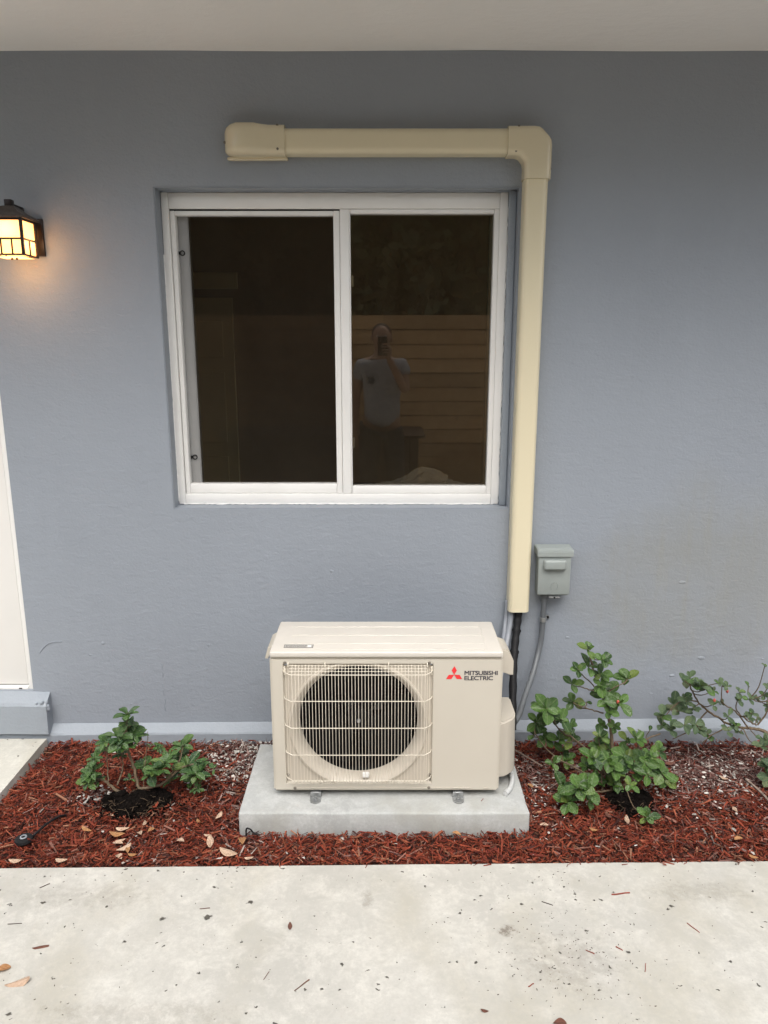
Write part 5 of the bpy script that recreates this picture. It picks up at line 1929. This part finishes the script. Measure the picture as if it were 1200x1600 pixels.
be = [(0, 1), (1, 2), (2, 3), (3, 4), (4, 5), (5, 6), (6, 7), (0, 8), (8, 9), (9, 10), (10, 11), (0, 12), (12, 13), (13, 14), (14, 15), (3, 16), (16, 17), (17, 18), (18, 19), (3, 20), (20, 21), (21, 22), (22, 23)]
br = [(.15, .105), (.14, .10), (.155, .105), (.14, .09), (.055, .055), (.066, .075), (.078, .094), (.062, .075),
      .085, .058, .042, .035, .085, .058, .042, .035, .055, .042, .029, .030, .055, .042, .030, .028]
body = skin_mesh('body', bv, be, br, M['skin'], person)
tv = [(X0, PY, .925), (X0, PY, 1.10), (X0, PY, 1.30), (X0, PY, 1.44), (X0, PY + .003, 1.515),
      (X0 - .165, PY, 1.465), (X0 - .215, PY - .005, 1.33), (X0 + .165, PY, 1.465), (X0 + .20, PY + .045, 1.36)]
te = [(0, 1), (1, 2), (2, 3), (3, 4), (3, 5), (5, 6), (3, 7), (7, 8)]
tr = [(.172, .14), (.160, .13), (.168, .125), (.150, .100), (.098, .085), .072, .074, .072, .074]
tee = skin_mesh('t_shirt', tv, te, tr, M['tee'], person)
tx = bpy.data.textures.new('cloth_folds', 'CLOUDS'); tx.noise_scale = .11; tx.noise_depth = 2
dm = tee.modifiers.new('folds', 'DISPLACE'); dm.texture = tx; dm.strength = .035; dm.mid_level = .5
jv = [(X0, PY, 1.065), (X0 - .095, PY, .90), (X0 - .115, PY + .01, .52), (X0 - .12, PY - .01, .11), (X0 + .095, PY, .90), (X0 + .125, PY + .01, .52), (X0 + .13, PY - .01, .11)]
je = [(0, 1), (1, 2), (2, 3), (0, 4), (4, 5), (5, 6)]
skin_mesh('jeans', jv, je, [(.168, .128), (.105, .105), .082, .068, (.105, .105), .082, .068], M['jeans'], person)
for s in (-.12, .135):
    skin_mesh('shoe', [(X0 + s, PY - .06, .050), (X0 + s, PY + .03, .052), (X0 + s, PY + .15, .040), (X0 + s, PY + .19, .035)], [(0, 1), (1, 2), (2, 3)], [(.040, .045), (.046, .048), (.048, .034), (.035, .024)], M['black_rubber'], person)
bm = bmesh.new()
box(bm, X0 - .125, X0 - .060, PY + .120, PY + .1245, 1.325, 1.385, .001)
finish(bm, 'chest_print', M['conduit'], tee)
# head details
bm = bmesh.new()
hc = Vector((X0, PY + .02, 1.70))
r_ = bmesh.ops.create_uvsphere(bm, u_segments=28, v_segments=18, radius=1, matrix=Matrix.Translation(hc) @ Matrix.Diagonal((.080, .100, .100, 1)))
for v in bm.verts:
    q = v.co - hc
    if q.z < -.02 and q.y > -.02: v.co.x = hc.x + q.x * (1 + (q.z + .02) * 2.4)
    if q.y > .06 and abs(q.x) < .016 and -.05 < q.z < .005: v.co.y += .012 * (1 - abs(q.x) / .016)
finish(bm, 'head', M['skin'], body, smooth=60)
bm = bmesh.new()
bmesh.ops.create_uvsphere(bm, u_segments=24, v_segments=16, radius=1, matrix=Matrix.Translation(hc + Vector((0, -.014, .016))) @ Matrix.Diagonal((.083, .096, .094, 1)))
bmesh.ops.delete(bm, geom=[v for v in bm.verts if v.co.z < hc.z - .01 or (v.co.y > hc.y + .055)], context='VERTS')
bmesh.ops.solidify(bm, geom=bm.faces[:], thickness=.004)
finish(bm, 'hair', M['hair'], person, smooth=60)
for s in (-1, 1):
    bm = bmesh.new()
    bmesh.ops.create_uvsphere(bm, u_segments=12, v_segments=8, radius=1, matrix=Matrix.Translation(hc + Vector((s * .082, -.005, -.012))) @ Matrix.Diagonal((.010, .018, .030, 1)))
    finish(bm, 'ear', M['skin'], body, smooth=60)
    bm = bmesh.new()
    bmesh.ops.create_uvsphere(bm, u_segments=12, v_segments=8, radius=.0125, matrix=Matrix.Translation(hc + Vector((s * .030, .082, .004))))
    finish(bm, 'eye', M['vinyl'], body, smooth=60)
    bm = bmesh.new()
    bmesh.ops.create_uvsphere(bm, u_segments=10, v_segments=8, radius=.006, matrix=Matrix.Translation(hc + Vector((s * .030, .0905, .004))))
    finish(bm, 'pupil', M['black_rubber'], body, smooth=60)
bm = bmesh.new()
tube(bm, spline([hc + Vector(p) for p in ((-.026, .080, -.058), (0, .090, -.055), (.026, .080, -.058))], 4), .0055, 8)
finish(bm, 'mouth', plain('lip_skin', (.25, .09, .07), .5), body, smooth=60)
# phone just behind the lens
PHX, PHY, PHZ = -.012, -2.925, 1.628
ph = bpy.data.objects.new('phone', None)
bm = bmesh.new()
box(bm, PHX - .037, PHX + .037, PHY - .004, PHY + .004, PHZ - .075, PHZ + .075, .0035, 3)
ph = finish(bm, 'phone', M['phone'], smooth=40)
tag(ph, 'black phone held up by the man, seen in the window reflection', 'phone')
# hands: palm with five separate fingers. Right hand wraps the phone from its right side
Pm = Vector((X0 + .055, PY + .262, 1.535))


def finger(name, pts, r0):
    pts = [Vector(p) for p in pts]
    bm = bmesh.new()
    P = spline(pts, 4)
    tube(bm, P, [r0 * (1 - .28 * i / len(P)) for i in range(len(P))], 8)
    bmesh.ops.create_uvsphere(bm, u_segments=8, v_segments=6, radius=r0 * .74, matrix=Matrix.Translation(P[-1]))
    finish(bm, name, M['skin'], body, smooth=70)


skin_mesh('palm', [(Pm.x - .005, Pm.y - .01, Pm.z - .01), (PHX + .050, PHY - .020, PHZ - .075), (PHX + .052, PHY - .016, PHZ - .030), (PHX + .052, PHY - .016, PHZ + .005)], [(0, 1), (1, 2), (2, 3)], [.028, (.024, .034), (.022, .034), (.017, .028)], M['skin'], body)
for k, (dz, L) in enumerate(((.012, .9), (-.010, 1.0), (-.033, .95), (-.054, .78))):
    z = PHZ + dz
    finger('finger', [(PHX + .052, PHY - .004, z), (PHX + .046, PHY + .010, z + .003), (PHX + .030, PHY + .0125, z + .004), (PHX + .046 - .050 * L, PHY + .0125, z + .002)], .0082)
finger('thumb', [(PHX + .050, PHY - .024, PHZ - .050), (PHX + .044, PHY - .022, PHZ - .020), (PHX + .030, PHY - .014, PHZ + .002), (PHX + .018, PHY - .0135, PHZ + .010)], .0095)
# left hand hanging, slightly curled
Lh = Vector((X0 - .222, PY + .07, .93))
skin_mesh('palm', [Lh + Vector((0, 0, .03)), Lh, Lh + Vector((.002, .008, -.035)), Lh + Vector((.002, .010, -.060))], [(0, 1), (1, 2), (2, 3)], [(.024, .026), (.018, .034), (.016, .040), (.012, .036)], M['skin'], body)
for k, (dy, L) in enumerate(((.040, .072), (.018, .080), (-.003, .075), (-.023, .060))):
    b0 = Lh + Vector((.002, dy - .004, -.062))
    finger('finger', [b0, b0 + Vector((.003, .003, -L * .45)), b0 + Vector((.014, .005, -L * .8)), b0 + Vector((.026, .004, -L * .95))], .0085)
finger('thumb', [Lh + Vector((.008, .036, -.010)), Lh + Vector((.016, .056, -.035)), Lh + Vector((.020, .060, -.060)), Lh + Vector((.022, .058, -.075))], .0098)
